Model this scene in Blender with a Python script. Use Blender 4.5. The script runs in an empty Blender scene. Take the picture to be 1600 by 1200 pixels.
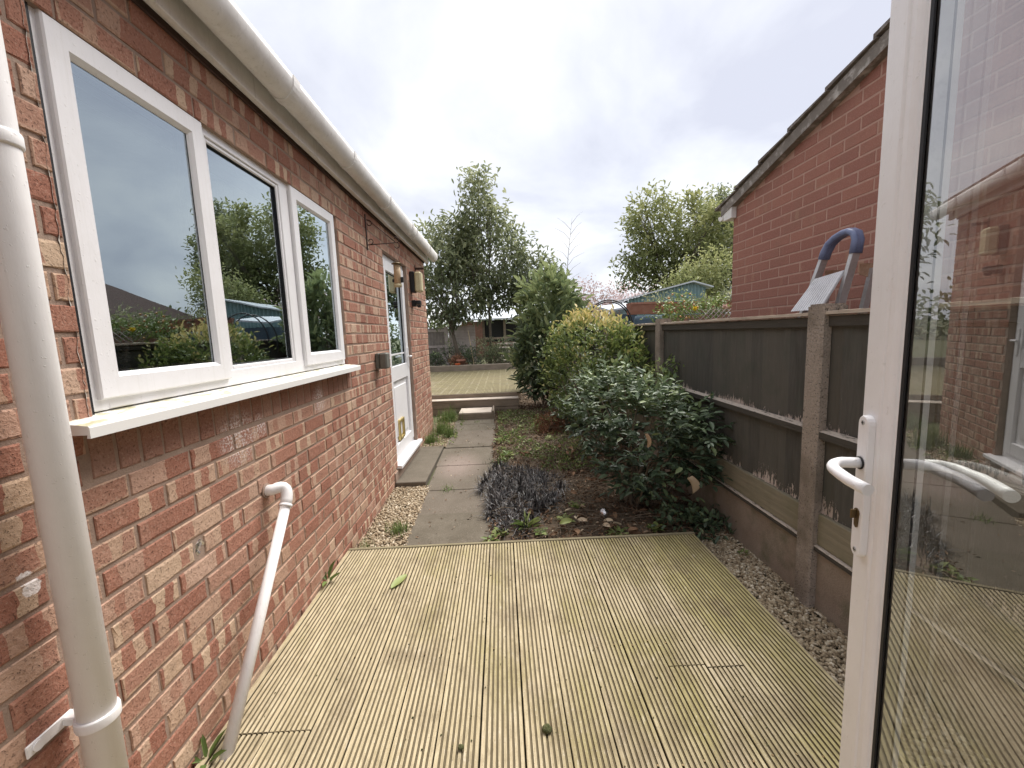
import bpy, math, random
import numpy as np
from mathutils import Vector, Matrix, noise as mnoise
random.seed(7); rng = np.random.default_rng(7)
S = bpy.context.scene
COL = S.collection
R_ = math.radians

# ------------------------------------------------------------------ camera
HC = 1.335
cd = bpy.data.cameras.new('camera'); cam = bpy.data.objects.new('camera', cd); COL.objects.link(cam)
cd.sensor_width = 36; cd.lens = 36 * 643.6 / 1600; cd.clip_start = 0.03; cd.clip_end = 500
RW = ((0.99895762, -0.04029886, 0.02144008), (-0.02620846, -0.12179226, 0.99220954), (-0.03737368, -0.99173719, -0.12272147))
m = Matrix.Identity(4)
for i in range(3):
    m[i][0] = RW[i][0]; m[i][1] = -RW[i][1]; m[i][2] = -RW[i][2]
m[2][3] = HC
cam.matrix_world = m
S.camera = cam

# ------------------------------------------------------------------ sky, sun, exposure
SUN_EL, SUN_AZ = R_(58), R_(38)          # azimuth measured from +Y towards +X
w = bpy.data.worlds.new('World'); S.world = w; w.use_nodes = True
nt = w.node_tree; nt.nodes.clear()
def nn(t, **k):
    n = nt.nodes.new(t)
    for a, b in k.items(): setattr(n, a, b)
    return n
out = nn('ShaderNodeOutputWorld'); bg = nn('ShaderNodeBackground'); bg2 = nn('ShaderNodeBackground'); mixs = nn('ShaderNodeMixShader')
sky = nn('ShaderNodeTexSky', sky_type='NISHITA', sun_disc=False, sun_elevation=SUN_EL, sun_rotation=SUN_AZ)
nt.links.new(sky.outputs[0], bg.inputs[0]); bg.inputs[1].default_value = 0.06
tc = nn('ShaderNodeTexCoord'); sp = nn('ShaderNodeSeparateXYZ'); nt.links.new(tc.outputs['Generated'], sp.inputs[0])
def mth(op, a, b=None, clamp=False):
    n = nn('ShaderNodeMath', operation=op, use_clamp=clamp)
    for i, v in enumerate((a, b)):
        if v is None: continue
        if isinstance(v, (int, float)): n.inputs[i].default_value = v
        else: nt.links.new(v, n.inputs[i])
    return n.outputs[0]
zz = mth('ADD', mth('MAXIMUM', sp.outputs[2], 0.0), 0.32)
cb = nn('ShaderNodeCombineXYZ'); nt.links.new(mth('DIVIDE', sp.outputs[0], zz), cb.inputs[0]); nt.links.new(mth('DIVIDE', sp.outputs[1], zz), cb.inputs[1])
n1 = nn('ShaderNodeTexNoise'); n1.inputs['Scale'].default_value = 1.5; n1.inputs['Detail'].default_value = 7; n1.inputs['Roughness'].default_value = 0.52
n1.inputs['Distortion'].default_value = 0.35
nt.links.new(cb.outputs[0], n1.inputs['Vector'])
rp = nn('ShaderNodeValToRGB'); nt.links.new(n1.outputs[0], rp.inputs[0])
el = rp.color_ramp.elements
el[0].position = 0.36; el[0].color = (0.62, 0.635, 0.72, 1); el[1].position = 0.63; el[1].color = (1.0, 1.0, 1.0, 1)
e = el.new(0.48); e.color = (0.77, 0.785, 0.845, 1)
nt.links.new(rp.outputs[0], bg2.inputs[0]); bg2.inputs[1].default_value = 0.305
mixs.inputs[0].default_value = 0.93
nt.links.new(bg.outputs[0], mixs.inputs[1]); nt.links.new(bg2.outputs[0], mixs.inputs[2]); nt.links.new(mixs.outputs[0], out.inputs[0])
sd = bpy.data.lights.new('sun', 'SUN'); so = bpy.data.objects.new('sun', sd); COL.objects.link(so)
sd.energy = 1.5; sd.angle = R_(38); sd.color = (1, 0.955, 0.9)
dirv = Vector((math.sin(SUN_AZ) * math.cos(SUN_EL), math.cos(SUN_AZ) * math.cos(SUN_EL), math.sin(SUN_EL)))
so.rotation_euler = dirv.to_track_quat('Z', 'Y').to_euler(); so.location = (3, 2, 12)
S.view_settings.view_transform = 'Standard'; S.view_settings.look = 'None'; S.view_settings.gamma = 1
S.view_settings.exposure = 2.0; S.view_settings.use_curve_mapping = False

# ------------------------------------------------------------------ helpers: objects
def tag(o, label=None, cat=None, group=None, kind=None):
    if label: o['label'] = label
    if cat: o['category'] = cat
    if group: o['group'] = group
    if kind: o['kind'] = kind
    return o
def empty(name, loc=(0, 0, 0), label=None, cat=None, group=None, rz=0):
    o = bpy.data.objects.new(name, None); COL.objects.link(o); o.empty_display_size = 0.1
    o.location = loc; o.rotation_euler = (0, 0, rz)
    return tag(o, label, cat, group)
def link(name, me, parent=None, mat=None, loc=None, rot=None):
    if mat and not me.materials: me.materials.append(mat)
    o = bpy.data.objects.new(name, me); COL.objects.link(o)
    if parent: o.parent = parent
    if loc is not None: o.location = loc
    if rot is not None: o.rotation_euler = rot
    return o
class MB:
    def __init__(s): s.v = []; s.f = []; s.sm = []
    def add(s, vs, fs, smooth=False):
        b = len(s.v); s.v.extend([tuple(v) for v in vs])
        for f in fs: s.f.append(tuple(b + i for i in f)); s.sm.append(smooth)
        return s
    def hexa(s, p):   # p: 4 bottom (ccw from above), 4 top
        return s.add(p, [(3, 2, 1, 0), (4, 5, 6, 7), (0, 1, 5, 4), (1, 2, 6, 5), (2, 3, 7, 6), (3, 0, 4, 7)])
    def box(s, x0, x1, y0, y1, z0, z1):
        return s.hexa([(x0, y0, z0), (x1, y0, z0), (x1, y1, z0), (x0, y1, z0), (x0, y0, z1), (x1, y0, z1), (x1, y1, z1), (x0, y1, z1)])
    def bbox(s, x0, x1, y0, y1, z0, z1, b=0.003):   # bevelled box
        xs = (x0, x0 + b, x1 - b, x1); ys = (y0, y0 + b, y1 - b, y1); zs = (z0, z0 + b, z1 - b, z1)
        vid = {}; vs = []; fs = []
        def V(i, j, k):
            c = (i in (0, 3)) + (j in (0, 3)) + (k in (0, 3))
            if (i, j, k) not in vid: vid[(i, j, k)] = len(vs); vs.append((xs[i], ys[j], zs[k]))
            return vid[(i, j, k)]
        a, c = 1, 2
        for q in ((0, 1), (3, 2)):
            o = q[0]
            fx = [V(o, a, a), V(o, c, a), V(o, c, c), V(o, a, c)]; fy = [V(a, o, a), V(a, o, c), V(c, o, c), V(c, o, a)]; fz = [V(a, a, o), V(c, a, o), V(c, c, o), V(a, c, o)]
            if o == 0: fs += [fx[::-1], fy[::-1], fz[::-1]]
            else: fs += [fx, fy, fz]
        for j in (0, 3):
            jj = 1 if j == 0 else 2
            for k in (0, 3):
                kk = 1 if k == 0 else 2
                fs.append([V(1, j, kk), V(2, j, kk), V(2, jj, k), V(1, jj, k)] if (j == 0) == (k == 3) else [V(1, jj, k), V(2, jj, k), V(2, j, kk), V(1, j, kk)])
        for i in (0, 3):
            ii = 1 if i == 0 else 2
            for k in (0, 3):
                kk = 1 if k == 0 else 2
                fs.append([V(ii, 1, k), V(ii, 2, k), V(i, 2, kk), V(i, 1, kk)] if (i == 0) == (k == 0) else [V(i, 1, kk), V(i, 2, kk), V(ii, 2, k), V(ii, 1, k)])
            for j in (0, 3):
                jj = 1 if j == 0 else 2
                fs.append([V(i, jj, 1), V(i, jj, 2), V(ii, j, 2), V(ii, j, 1)] if (i == 0) == (j == 0) else [V(ii, j, 1), V(ii, j, 2), V(i, jj, 2), V(i, jj, 1)])
                for k in (0, 3):
                    kk = 1 if k == 0 else 2
                    t = [V(i, jj, kk), V(ii, j, kk), V(ii, jj, k)]
                    fs.append(t if ((i == 0) ^ (j == 0) ^ (k == 0)) == False else t[::-1])
        return s.add(vs, fs)
    def tube(s, pts, r, n=10, caps=True, smooth=True, up=None):
        pts = [Vector(p) for p in pts]
        rs = r if isinstance(r, (list, tuple)) else [r] * len(pts)
        vs = []; fs = []
        t0 = (pts[1] - pts[0]).normalized()
        a = Vector((0, 0, 1)) if abs(t0.z) < .9 else Vector((1, 0, 0))
        u = (a - t0 * a.dot(t0)).normalized()
        for i, p in enumerate(pts):
            t = (pts[min(i + 1, len(pts) - 1)] - pts[max(i - 1, 0)]).normalized()
            u = (u - t * u.dot(t)).normalized(); v = t.cross(u)
            for k in range(n):
                an = 2 * math.pi * k / n
                vs.append(p + (u * math.cos(an) + v * math.sin(an)) * rs[i])
        for i in range(len(pts) - 1):
            for k in range(n):
                k2 = (k + 1) % n
                fs.append((i * n + k, i * n + k2, (i + 1) * n + k2, (i + 1) * n + k))
        s.add(vs, fs, smooth)
        if caps:
            b = len(s.v) - len(vs)
            s.f.append(tuple(b + k for k in range(n))[::-1]); s.sm.append(False)
            s.f.append(tuple(b + (len(pts) - 1) * n + k for k in range(n))); s.sm.append(False)
        return s
    def extr(s, prof, y0, y1, closed=True, axis='y', smooth=False):  # prof list of (x,z) extruded along y
        n = len(prof)
        if axis == 'y': vs = [(x, y0, z) for x, z in prof] + [(x, y1, z) for x, z in prof]
        elif axis == 'x': vs = [(y0, x, z) for x, z in prof] + [(y1, x, z) for x, z in prof]
        else: vs = [(x, z, y0) for x, z in prof] + [(x, z, y1) for x, z in prof]
        fs = [(i, (i + 1) % n, n + (i + 1) % n, n + i) for i in range(n if closed else n - 1)]
        s.add(vs, fs, smooth)
        if closed:
            b = len(s.v) - 2 * n
            s.f.append(tuple(range(b, b + n))[::-1]); s.f.append(tuple(range(b + n, b + 2 * n))); s.sm += [False, False]
        return s
    def lathe(s, prof, c=(0, 0, 0), n=16, smooth=True):   # prof (r,z)
        vs = []; fs = []
        for r, z in prof:
            for k in range(n):
                a = 2 * math.pi * k / n; vs.append((c[0] + r * math.cos(a), c[1] + r * math.sin(a), c[2] + z))
        for i in range(len(prof) - 1):
            for k in range(n):
                k2 = (k + 1) % n; fs.append((i * n + k, i * n + k2, (i + 1) * n + k2, (i + 1) * n + k))
        return s.add(vs, fs, smooth)
    def mesh(s, name):
        me = bpy.data.meshes.new(name); me.from_pydata([tuple(v) for v in s.v], [], s.f)
        me.polygons.foreach_set('use_smooth', s.sm); me.validate(); me.update()
        return me
    def build(s, name, mat, parent=None, kind=None):
        o = link(name, s.mesh(name), parent, mat)
        if kind: o['kind'] = kind
        return o
def npmesh(name, V, F, tint=None, smooth=False):
    V = np.asarray(V, np.float32); F = np.asarray(F, np.int32); k = F.shape[1]
    me = bpy.data.meshes.new(name); me.vertices.add(len(V)); me.vertices.foreach_set('co', V.ravel())
    me.loops.add(F.size); me.loops.foreach_set('vertex_index', F.ravel())
    me.polygons.add(len(F)); me.polygons.foreach_set('loop_start', np.arange(0, F.size, k, dtype=np.int32))
    try: me.polygons.foreach_set('loop_total', np.full(len(F), k, np.int32))
    except Exception: pass
    me.update(calc_edges=True)
    if smooth: me.polygons.foreach_set('use_smooth', np.ones(len(F), bool))
    if tint is not None:
        a = me.attributes.new('tint', 'FLOAT', 'POINT'); a.data.foreach_set('value', np.asarray(tint, np.float32))
    me.validate(); return me

# ------------------------------------------------------------------ helpers: materials
class NT:
    def __init__(s, name):
        s.m = bpy.data.materials.new(name); s.m.use_nodes = True; s.t = s.m.node_tree; s.t.nodes.clear()
        s.o = s.n('ShaderNodeOutputMaterial'); s.b = s.n('ShaderNodeBsdfPrincipled'); s.L(s.b.outputs[0], s.o.inputs[0])
        s._p = None
    def n(s, t, **k):
        x = s.t.nodes.new(t)
        for a, b in k.items(): setattr(x, a, b)
        return x
    def L(s, a, b): s.t.links.new(a, b)
    def put(s, i, v):
        if isinstance(v, bpy.types.NodeSocket): s.L(v, i)
        elif v is not None:
            if isinstance(v, tuple) and len(v) == 3 and i.type == 'RGBA': v = v + (1,)
            i.default_value = v
    @property
    def P(s):
        if s._p is None: s._p = s.n('ShaderNodeNewGeometry').outputs['Position']
        return s._p
    def obj(s): return s.n('ShaderNodeTexCoord').outputs['Object']
    def sep(s, v):
        x = s.n('ShaderNodeSeparateXYZ'); s.put(x.inputs[0], v); return x.outputs
    def comb(s, x, y, z):
        c = s.n('ShaderNodeCombineXYZ')
        for i, v in enumerate((x, y, z)): s.put(c.inputs[i], v)
        return c.outputs[0]
    def M(s, op, a, b=None, c=None, clamp=False):
        x = s.n('ShaderNodeMath', operation=op, use_clamp=clamp)
        s.put(x.inputs[0], a); s.put(x.inputs[1], b)
        if c is not None: s.put(x.inputs[2], c)
        return x.outputs[0]
    def scale(s, v, sc):
        x = s.n('ShaderNodeVectorMath', operation='MULTIPLY'); s.put(x.inputs[0], v); x.inputs[1].default_value = sc; return x.outputs[0]
    def addv(s, v, v2):
        x = s.n('ShaderNodeVectorMath', operation='ADD'); s.put(x.inputs[0], v); s.put(x.inputs[1], v2); return x.outputs[0]
    def noise(s, v, scale=5, detail=3, rough=.5, dist=0, col=False):
        x = s.n('ShaderNodeTexNoise'); s.put(x.inputs['Vector'], v); s.put(x.inputs['Scale'], float(scale) if not isinstance(scale, bpy.types.NodeSocket) else scale)
        x.inputs['Detail'].default_value = detail; x.inputs['Roughness'].default_value = rough; x.inputs['Distortion'].default_value = dist
        return x.outputs[1 if col else 0]
    def white(s, v, out=0):
        x = s.n('ShaderNodeTexWhiteNoise'); s.put(x.inputs['Vector'], v); return x.outputs[out]
    def ramp(s, f, stops):
        x = s.n('ShaderNodeValToRGB'); s.put(x.inputs[0], f); e = x.color_ramp.elements
        for i, (p, c) in enumerate(stops):
            if isinstance(c, (int, float)): c = (c, c, c)
            q = e[i] if i < 2 else e.new(p)
            q.position = p; q.color = (*c, 1)
        return x.outputs[0]
    def step(s, f, a, b):
        x = s.n('ShaderNodeMapRange'); x.clamp = True; s.put(x.inputs[0], f); s.put(x.inputs[1], a); s.put(x.inputs[2], b); return x.outputs[0]
    def mix(s, f, a, b, blend='MIX'):
        x = s.n('ShaderNodeMix', data_type='RGBA', blend_type=blend); s.put(x.inputs[0], f); s.put(x.inputs[6], a); s.put(x.inputs[7], b); return x.outputs[2]
    def attr(s, name='tint'):
        x = s.n('ShaderNodeAttribute', attribute_name=name); return x.outputs['Fac']
    def bump(s, h, dist=.002, st=1.0):
        x = s.n('ShaderNodeBump'); s.put(x.inputs['Height'], h); x.inputs['Distance'].default_value = dist; x.inputs['Strength'].default_value = st; s.L(x.outputs[0], s.b.inputs['Normal'])
    def fin(s, col=None, rough=None, spec=None, metal=None):
        s.put(s.b.inputs['Base Color'], col)
        if rough is not None: s.put(s.b.inputs['Roughness'], rough)
        if spec is not None: s.b.inputs['Specular IOR Level'].default_value = spec
        if metal is not None: s.b.inputs['Metallic'].default_value = metal
        return s.m

def m_brick(name, axis, z0, y0, reds, creams, patch, mort=False):
    t = NT(name); x, y, z = t.sep(t.P)
    u0 = y
    row = t.M('FLOOR', t.M('DIVIDE', t.M('SUBTRACT', z, z0), .075))
    v = t.M('FRACT', t.M('DIVIDE', t.M('SUBTRACT', z, z0), .075))
    sh = t.M('MULTIPLY', t.M('FLOORED_MODULO', row, 2.0), .1125)
    q = t.M('DIVIDE', t.M('SUBTRACT', t.M('SUBTRACT', u0, sh), y0), .225)
    colm = t.M('FLOOR', q); u = t.M('FRACT', q)
    idv = t.comb(colm, row, 3.7)
    r1 = t.white(idv, 0)
    rc = t.white(idv, 1); rs = t.sep(rc)
    base = t.ramp(r1, [(0, reds[0]), (1, reds[2]), (.5, reds[1])])
    big = t.noise(t.P, 9, 4, .6)
    fine = t.noise(t.P, 160, 3, .65)
    mid = t.noise(t.P, 42, 4, .6)
    # vertical firing bands inside each brick
    bv = t.comb(t.M('ADD', t.M('MULTIPLY', u, 3.1), t.M('MULTIPLY', z, .9)), t.M('MULTIPLY', colm, 5.31), t.M('MULTIPLY', row, 3.17))
    band = t.white(t.comb(t.M('FLOOR', t.M('ADD', t.M('MULTIPLY', u, 6.2), t.M('ADD', t.M('MULTIPLY', t.noise(t.P, 22, 2, .5), .9), t.M('MULTIPLY', r1, 3.0)))), colm, row))
    bm = t.step(band, 1.0 - patch, 1.0 - patch + .03)
    wob = t.M('MULTIPLY', t.M('SUBTRACT', mid, .5), .16)
    lo = t.noise(t.P, 17, 3, .5)
    eu = t.M('MINIMUM', u, t.M('SUBTRACT', .957, u)); ev = t.M('MINIMUM', t.M('MULTIPLY', v, .5), t.M('MULTIPLY', t.M('SUBTRACT', .87, v), 1.1))
    edge = t.M('ADD', t.M('MINIMUM', t.M('MULTIPLY', eu, 1.0), t.M('MULTIPLY', ev, .45)), t.M('MULTIPLY', wob, .25))
    em = t.M('MULTIPLY', t.M('SUBTRACT', 1.0, t.step(edge, .022, .032)), t.M('GREATER_THAN', rs[0], 1 - patch * 1.15))
    mk = t.M('MAXIMUM', bm, em)
    mk = t.M('MULTIPLY', mk, t.step(t.M('ADD', big, t.M('MULTIPLY', mid, .3)), .36, .5))
    if patch > .1:   # the brick-on-edge course under the sill has no kiss marks
        insold = t.M('MULTIPLY', t.M('MULTIPLY', t.M('GREATER_THAN', z, 1.0035), t.M('LESS_THAN', z, 1.121)), t.M('MULTIPLY', t.M('GREATER_THAN', y, 1.028), t.M('LESS_THAN', y, 2.842)))
        mk = t.M('MULTIPLY', mk, t.M('SUBTRACT', 1.0, insold))
        base = t.mix(t.M('MULTIPLY', insold, .8), base, t.ramp(t.white(t.comb(t.M('FLOOR', t.M('DIVIDE', t.M('SUBTRACT', y, 1.0275), .0752)), 4.0, 9.0)), [(0, (.27, .125, .09)), (1, (.37, .22, .165))]))
    mk = t.M('MULTIPLY', mk, t.M('ADD', .5, t.M('MULTIPLY', rs[2], .5)))
    cr = t.ramp(rs[1], [(0, creams[0]), (1, creams[1])])
    c = t.mix(mk, base, cr)
    c = t.mix(t.M('MULTIPLY', t.step(mid, .5, .8), .5), c, t.mix(.5, c, (.2, .12, .09)))
    c = t.mix(t.M('MULTIPLY', t.step(fine, .58, .72), .42), c, (.10, .06, .05))     # burnt specks
    c = t.mix(t.M('MULTIPLY', t.step(fine, .44, .3), .3), c, (.62, .5, .4))
    dirt = t.step(t.noise(t.P, 3.2, 5, .6), .52, .75)
    c = t.mix(t.M('MULTIPLY', dirt, .35), c, (.22, .15, .11))
    if patch > .1:   # lime bloom and paint splashes on the left wall
        for (py, pz, rad) in ((1.60, .965, .13), (2.32, 1.0, .09), (1.75, .985, .06), (.852, .852, .028), (.86, .826, .03)):
            d = t.n('ShaderNodeVectorMath', operation='DISTANCE'); t.put(d.inputs[0], t.comb(0.0, y, z)); d.inputs[1].default_value = (0, py, pz)
            k = t.M('SUBTRACT', t.step(d.outputs['Value'], rad, rad * .3), t.M('MULTIPLY', t.noise(t.P, 60 if rad > .05 else 90, 4, .7), 1.1))
            km = t.step(k, 0.0, .12) if rad < .05 else t.M('MULTIPLY', t.step(d.outputs['Value'], rad, rad * .4), t.M('MULTIPLY', t.step(t.noise(t.P, 120, 4, .75), .48, .56), .75))
            c = t.mix(km, c, (.78, .72, .69))
    hgt = t.M('ADD', t.M('MULTIPLY', fine, .7), t.M('ADD', t.M('MULTIPLY', mid, 1.2), t.M('MULTIPLY', t.step(fine, .6, .7), -.9)))
    t.bump(hgt, .0034 if patch > .1 else .002)
    return t.fin(c, .9, .2)
reds = [(.325, .145, .100), (.375, .18, .125), (.42, .24, .172)]
creams = [(.58, .43, .30), (.52, .345, .26)]
M_brickL = m_brick('brick_variegated', 'y', -.124, 0.0, reds, creams, .36)
M_brickR = m_brick('brick_rustic_red', 'y', .04, 0.05, [(.30, .135, .105), (.325, .15, .115), (.345, .16, .12)], [(.4, .22, .15), (.42, .26, .18)], .03)
def m_noisy(name, c1, c2, scale=8, rough=.9, bump=.002, bscale=60, spec=.3, c3=None, s3=2.5, stretch=(1, 1, 1), metal=None):
    t = NT(name); v = t.scale(t.P, stretch)
    n = t.noise(v, scale, 5, .6); f = t.noise(v, bscale, 3, .6)
    c = t.mix(t.step(n, .3, .7), c1, c2)
    if c3: c = t.mix(t.step(t.noise(v, s3, 5, .6), .52, .68), c, c3)
    c = t.mix(t.M('MULTIPLY', t.step(f, .5, .75), .3), c, t.mix(.55, c, (.02, .02, .02)))
    if bump: t.bump(f, bump)
    return t.fin(c, rough, spec, metal)
M_mortL = m_noisy('mortar_dirty', (.29, .205, .16), (.37, .275, .215), 14, .95, .002, 220)
M_mortR = m_noisy('mortar_pale', (.47, .30, .24), (.40, .24, .19), 14, .95, .001, 200)
def m_upvc(name, base=(.86, .85, .86), dirt=(.45, .42, .34), amt=.25, rough=.32):
    t = NT(name); n = t.noise(t.P, 7, 6, .7); f = t.noise(t.scale(t.P, (1, 1, .35)), 55, 4, .7)
    c = t.mix(t.M('MULTIPLY', t.step(n, .45, .75), amt), base, dirt)
    c = t.mix(t.M('MULTIPLY', t.step(f, .6, .75), amt * .8), c, dirt)
    st = t.noise(t.scale(t.P, (30, 30, 1.2)), 2, 5, .7); c = t.mix(t.M('MULTIPLY', t.step(st, .56, .7), amt), c, dirt)
    sp = t.noise(t.P, 120, 2, .5); c = t.mix(t.M('MULTIPLY', t.step(sp, .70, .74), amt * 1.5), c, dirt)
    t.bump(t.M('ADD', f, t.M('MULTIPLY', t.step(sp, .66, .74), .8)), .0006); return t.fin(c, rough, .45)
M_upvc = m_upvc('white_upvc', amt=.12)
M_upvcdirty = m_upvc('white_upvc_weathered', (.78, .76, .74), (.44, .41, .36), .42, .5)
M_pipe = m_upvc('white_painted_pipe', (.84, .82, .81), (.60, .57, .54), .2, .38)
def m_sill():
    t = NT('sill_upvc_with_algae'); n = t.noise(t.scale(t.P, (8, 3, 1)), 5, 6, .7)
    f = t.noise(t.P, 90, 4, .7)
    nz = t.sep(t.n('ShaderNodeNewGeometry').outputs['Normal'])[2]
    k = t.M('MULTIPLY', t.step(n, .46, .58), t.step(nz, .5, .9))
    c = t.mix(t.M('MULTIPLY', k, t.M('ADD', .25, f)), (.80, .79, .76), (.38, .35, .16)); return t.fin(c, .45, .4)
M_sill = m_sill()
M_seal = m_noisy('cream_sealant', (.62, .60, .55), (.5, .46, .40), 30, .8, .002, 80)
M_black = m_noisy('black_rubber', (.012, .012, .014), (.02, .02, .022), 10, .5, 0)
M_blackp = m_noisy('black_plastic', (.015, .016, .018), (.03, .03, .03), 20, .45, .0005)
M_iron = m_noisy('rusty_black_iron', (.03, .022, .02), (.09, .045, .03), 60, .7, .0008, 200)
M_grey = m_noisy('grey_plastic_box', (.13, .13, .115), (.17, .165, .14), 12, .6, .0006)
M_cream = m_noisy('yellowed_plastic', (.62, .55, .34), (.55, .48, .30), 12, .5, .0005)
M_seed = m_noisy('bird_seed_in_tube', (.42, .27, .16), (.55, .42, .26), 90, .6, .001)
M_brass = m_noisy('yellow_metal', (.66, .52, .22), (.55, .43, .18), 40, .35, 0, metal=.7)
M_brown = m_noisy('tarnished_brass', (.16, .11, .05), (.09, .06, .03), 40, .5, .0003, metal=.5)
M_chrome = m_noisy('chrome', (.6, .6, .6), (.5, .5, .5), 20, .15, 0, metal=1.0)
M_foil = m_noisy('foil', (.75, .74, .74), (.6, .58, .6), 30, .25, .004, 50, metal=.95)
M_conc = m_noisy('concrete_weathered', (.27, .235, .195), (.36, .32, .27), 12, .95, .003, 120, c3=(.15, .14, .105), s3=5)
def m_postconc():
    t = NT('exposed_aggregate_concrete'); f = t.noise(t.P, 130, 3, .6); v = t.n('ShaderNodeTexVoronoi'); t.put(v.inputs['Vector'], t.P); v.inputs['Scale'].default_value = 110
    c = t.mix(t.step(f, .35, .65), (.37, .31, .26), (.28, .235, .195)); c = t.mix(t.step(t.noise(t.P, 5, 4), .5, .7), c, (.20, .165, .13))
    pit = t.step(t.noise(t.P, 150, 2, .5), .62, .70); c = t.mix(pit, c, (.11, .09, .075))
    t.bump(t.M('SUBTRACT', v.outputs[0], pit), .003); return t.fin(c, .95, .2)
M_post = m_postconc()
M_gconc = m_noisy('concrete_gravel_board', (.25, .195, .15), (.34, .275, .22), 6, .95, .003, 130, c3=(.13, .125, .075), s3=2.5)
def m_slab():
    t = NT('paving_slab'); x, y, z = t.sep(t.P)
    n = t.noise(t.P, 6, 6, .65); f = t.noise(t.P, 150, 3, .6)
    c = t.mix(t.step(n, .35, .7), (.105, .09, .066), (.15, .13, .10))
    r = t.white(t.comb(t.M('FLOOR', t.M('DIVIDE', y, .62)), 1.0, 2.0))
    c = t.mix(t.M('MULTIPLY', r, .35), c, (.19, .155, .13))
    # scrubbed pinkish patch
    d = t.n('ShaderNodeVectorMath', operation='DISTANCE'); t.put(d.inputs[0], t.comb(x, t.M('MULTIPLY', y, .6), 0.0)); d.inputs[1].default_value = (-.5, 4.2 * .6, 0)
    c = t.mix(t.M('MULTIPLY', t.step(t.M('ADD', d.outputs['Value'], t.M('MULTIPLY', n, .25)), .42, .2), .55), c, (.32, .25, .22))
    c = t.mix(t.M('MULTIPLY', t.step(f, .55, .68), .5), c, (.06, .055, .045)); c = t.mix(t.M('MULTIPLY', t.step(f, .42, .3), .35), c, (.4, .37, .31))
    t.bump(f, .002); return t.fin(c, .95, .2)
M_slab = m_slab()
def m_deck(name, ztop, x0=.026, far=False):
    t = NT(name); x, y, z = t.sep(t.P)
    bid = t.M('FLOOR', t.M('DIVIDE', t.M('SUBTRACT', x, x0), .147)); rnd = t.white(t.comb(bid, 5.0, 1.0))
    off = t.comb(t.M('MULTIPLY', bid, 3.3), 0.0, 0.0)
    pv = t.addv(t.scale(t.P, (38, 1.5, 10)), off)
    g = t.noise(pv, 3, 5, .65); g2 = t.noise(t.scale(t.P, (150, 7, 40)), 2, 3, .6)
    c = t.mix(t.step(g, .3, .7), (.36, .29, .175), (.58, .495, .335))
    c = t.mix(t.M('MULTIPLY', rnd, .12 if far else .4), c, (.40, .34, .20))
    c = t.mix(t.M('MULTIPLY', t.step(g2, .45, .75), .4), c, (.21, .165, .10))
    # algae towards the fence and the far edge, brown stains
    al = t.noise(t.addv(t.scale(t.P, (2.2, 1.0, 1)), (3.1, .2, 0)), 1.6, 6, .65)
    k = t.M('ADD', al, t.M('MULTIPLY', t.M('SUBTRACT', x, .1), .13)); k = t.M('ADD', k, t.M('MULTIPLY', t.M('SUBTRACT', y, 1.9), .05))
    c = t.mix(t.M('MULTIPLY', t.step(k, .45, .66), .66), c, (.25, .22, .065))
    st = t.noise(t.addv(t.scale(t.P, (1.6, 1.1, 1)), (9.7, 3.1, 0)), 2.6, 6, .7)
    c = t.mix(t.M('MULTIPLY', t.step(st, .5, .66), .55), c, (.19, .145, .095))
    mot = t.noise(t.scale(t.P, (1.5, .5, 1)), 30, 5, .75); c = t.mix(t.M('MULTIPLY', t.step(mot, .52, .66), .5), c, (.20, .16, .095)); c = t.mix(t.M('MULTIPLY', t.step(mot, .42, .32), .4), c, (.68, .62, .5))
    sp = t.noise(t.P, 190, 2, .5); c = t.mix(t.M('MULTIPLY', t.step(sp, .66, .72), .6), c, (.10, .08, .055))
    fl = t.noise(t.P, 260, 2, .5); c = t.mix(t.M('MULTIPLY', t.step(fl, .66, .72), .5), c, (.62, .58, .48))
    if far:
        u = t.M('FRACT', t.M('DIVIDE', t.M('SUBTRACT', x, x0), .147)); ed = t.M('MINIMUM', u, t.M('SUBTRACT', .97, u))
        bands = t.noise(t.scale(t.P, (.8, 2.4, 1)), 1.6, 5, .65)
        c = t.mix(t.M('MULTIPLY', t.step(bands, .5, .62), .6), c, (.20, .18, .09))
        c = t.mix(t.M('MULTIPLY', t.M('MULTIPLY', t.step(ed, .10, .03), .55), t.step(t.noise(t.scale(t.P, (9, 1.5, 1)), 2, 4), .45, .6)), c, (.55, .49, .36))  # board edges painted paler, for the light they catch and for wear
        c = t.mix(.5, c, (.17, .15, .095))
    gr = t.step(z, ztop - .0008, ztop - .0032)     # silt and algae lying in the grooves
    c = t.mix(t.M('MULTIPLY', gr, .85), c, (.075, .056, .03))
    t.bump(t.M('ADD', g2, t.M('MULTIPLY', g, .5)), .0012)
    return t.fin(c, .82, .25)
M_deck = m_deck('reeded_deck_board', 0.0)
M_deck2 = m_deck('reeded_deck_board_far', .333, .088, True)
def m_timber(name, a, b, stain, sc=(3, 3, 30), amt=.5, axis=None):
    t = NT(name); g = t.noise(t.scale(t.P, sc), 2.5, 5, .65); n = t.noise(t.P, 4, 5, .6)
    c = t.mix(t.step(g, .3, .7), a, b); c = t.mix(t.M('MULTIPLY', t.step(n, .45, .7), amt), c, stain); t.bump(g, .003); return t.fin(c, .9, .2)
M_sleeper = m_timber('grey_brown_timber', (.20, .16, .125), (.32, .265, .21), (.14, .125, .085), (1.5, 30, 30))
M_sleepert = m_timber('pale_worn_timber', (.46, .39, .32), (.60, .53, .46), (.2, .16, .11), (1.5, 30, 30))
M_trim = m_timber('deck_edge_strip', (.20, .17, .105), (.29, .25, .165), (.13, .11, .06), (2, 30, 30))
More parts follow.
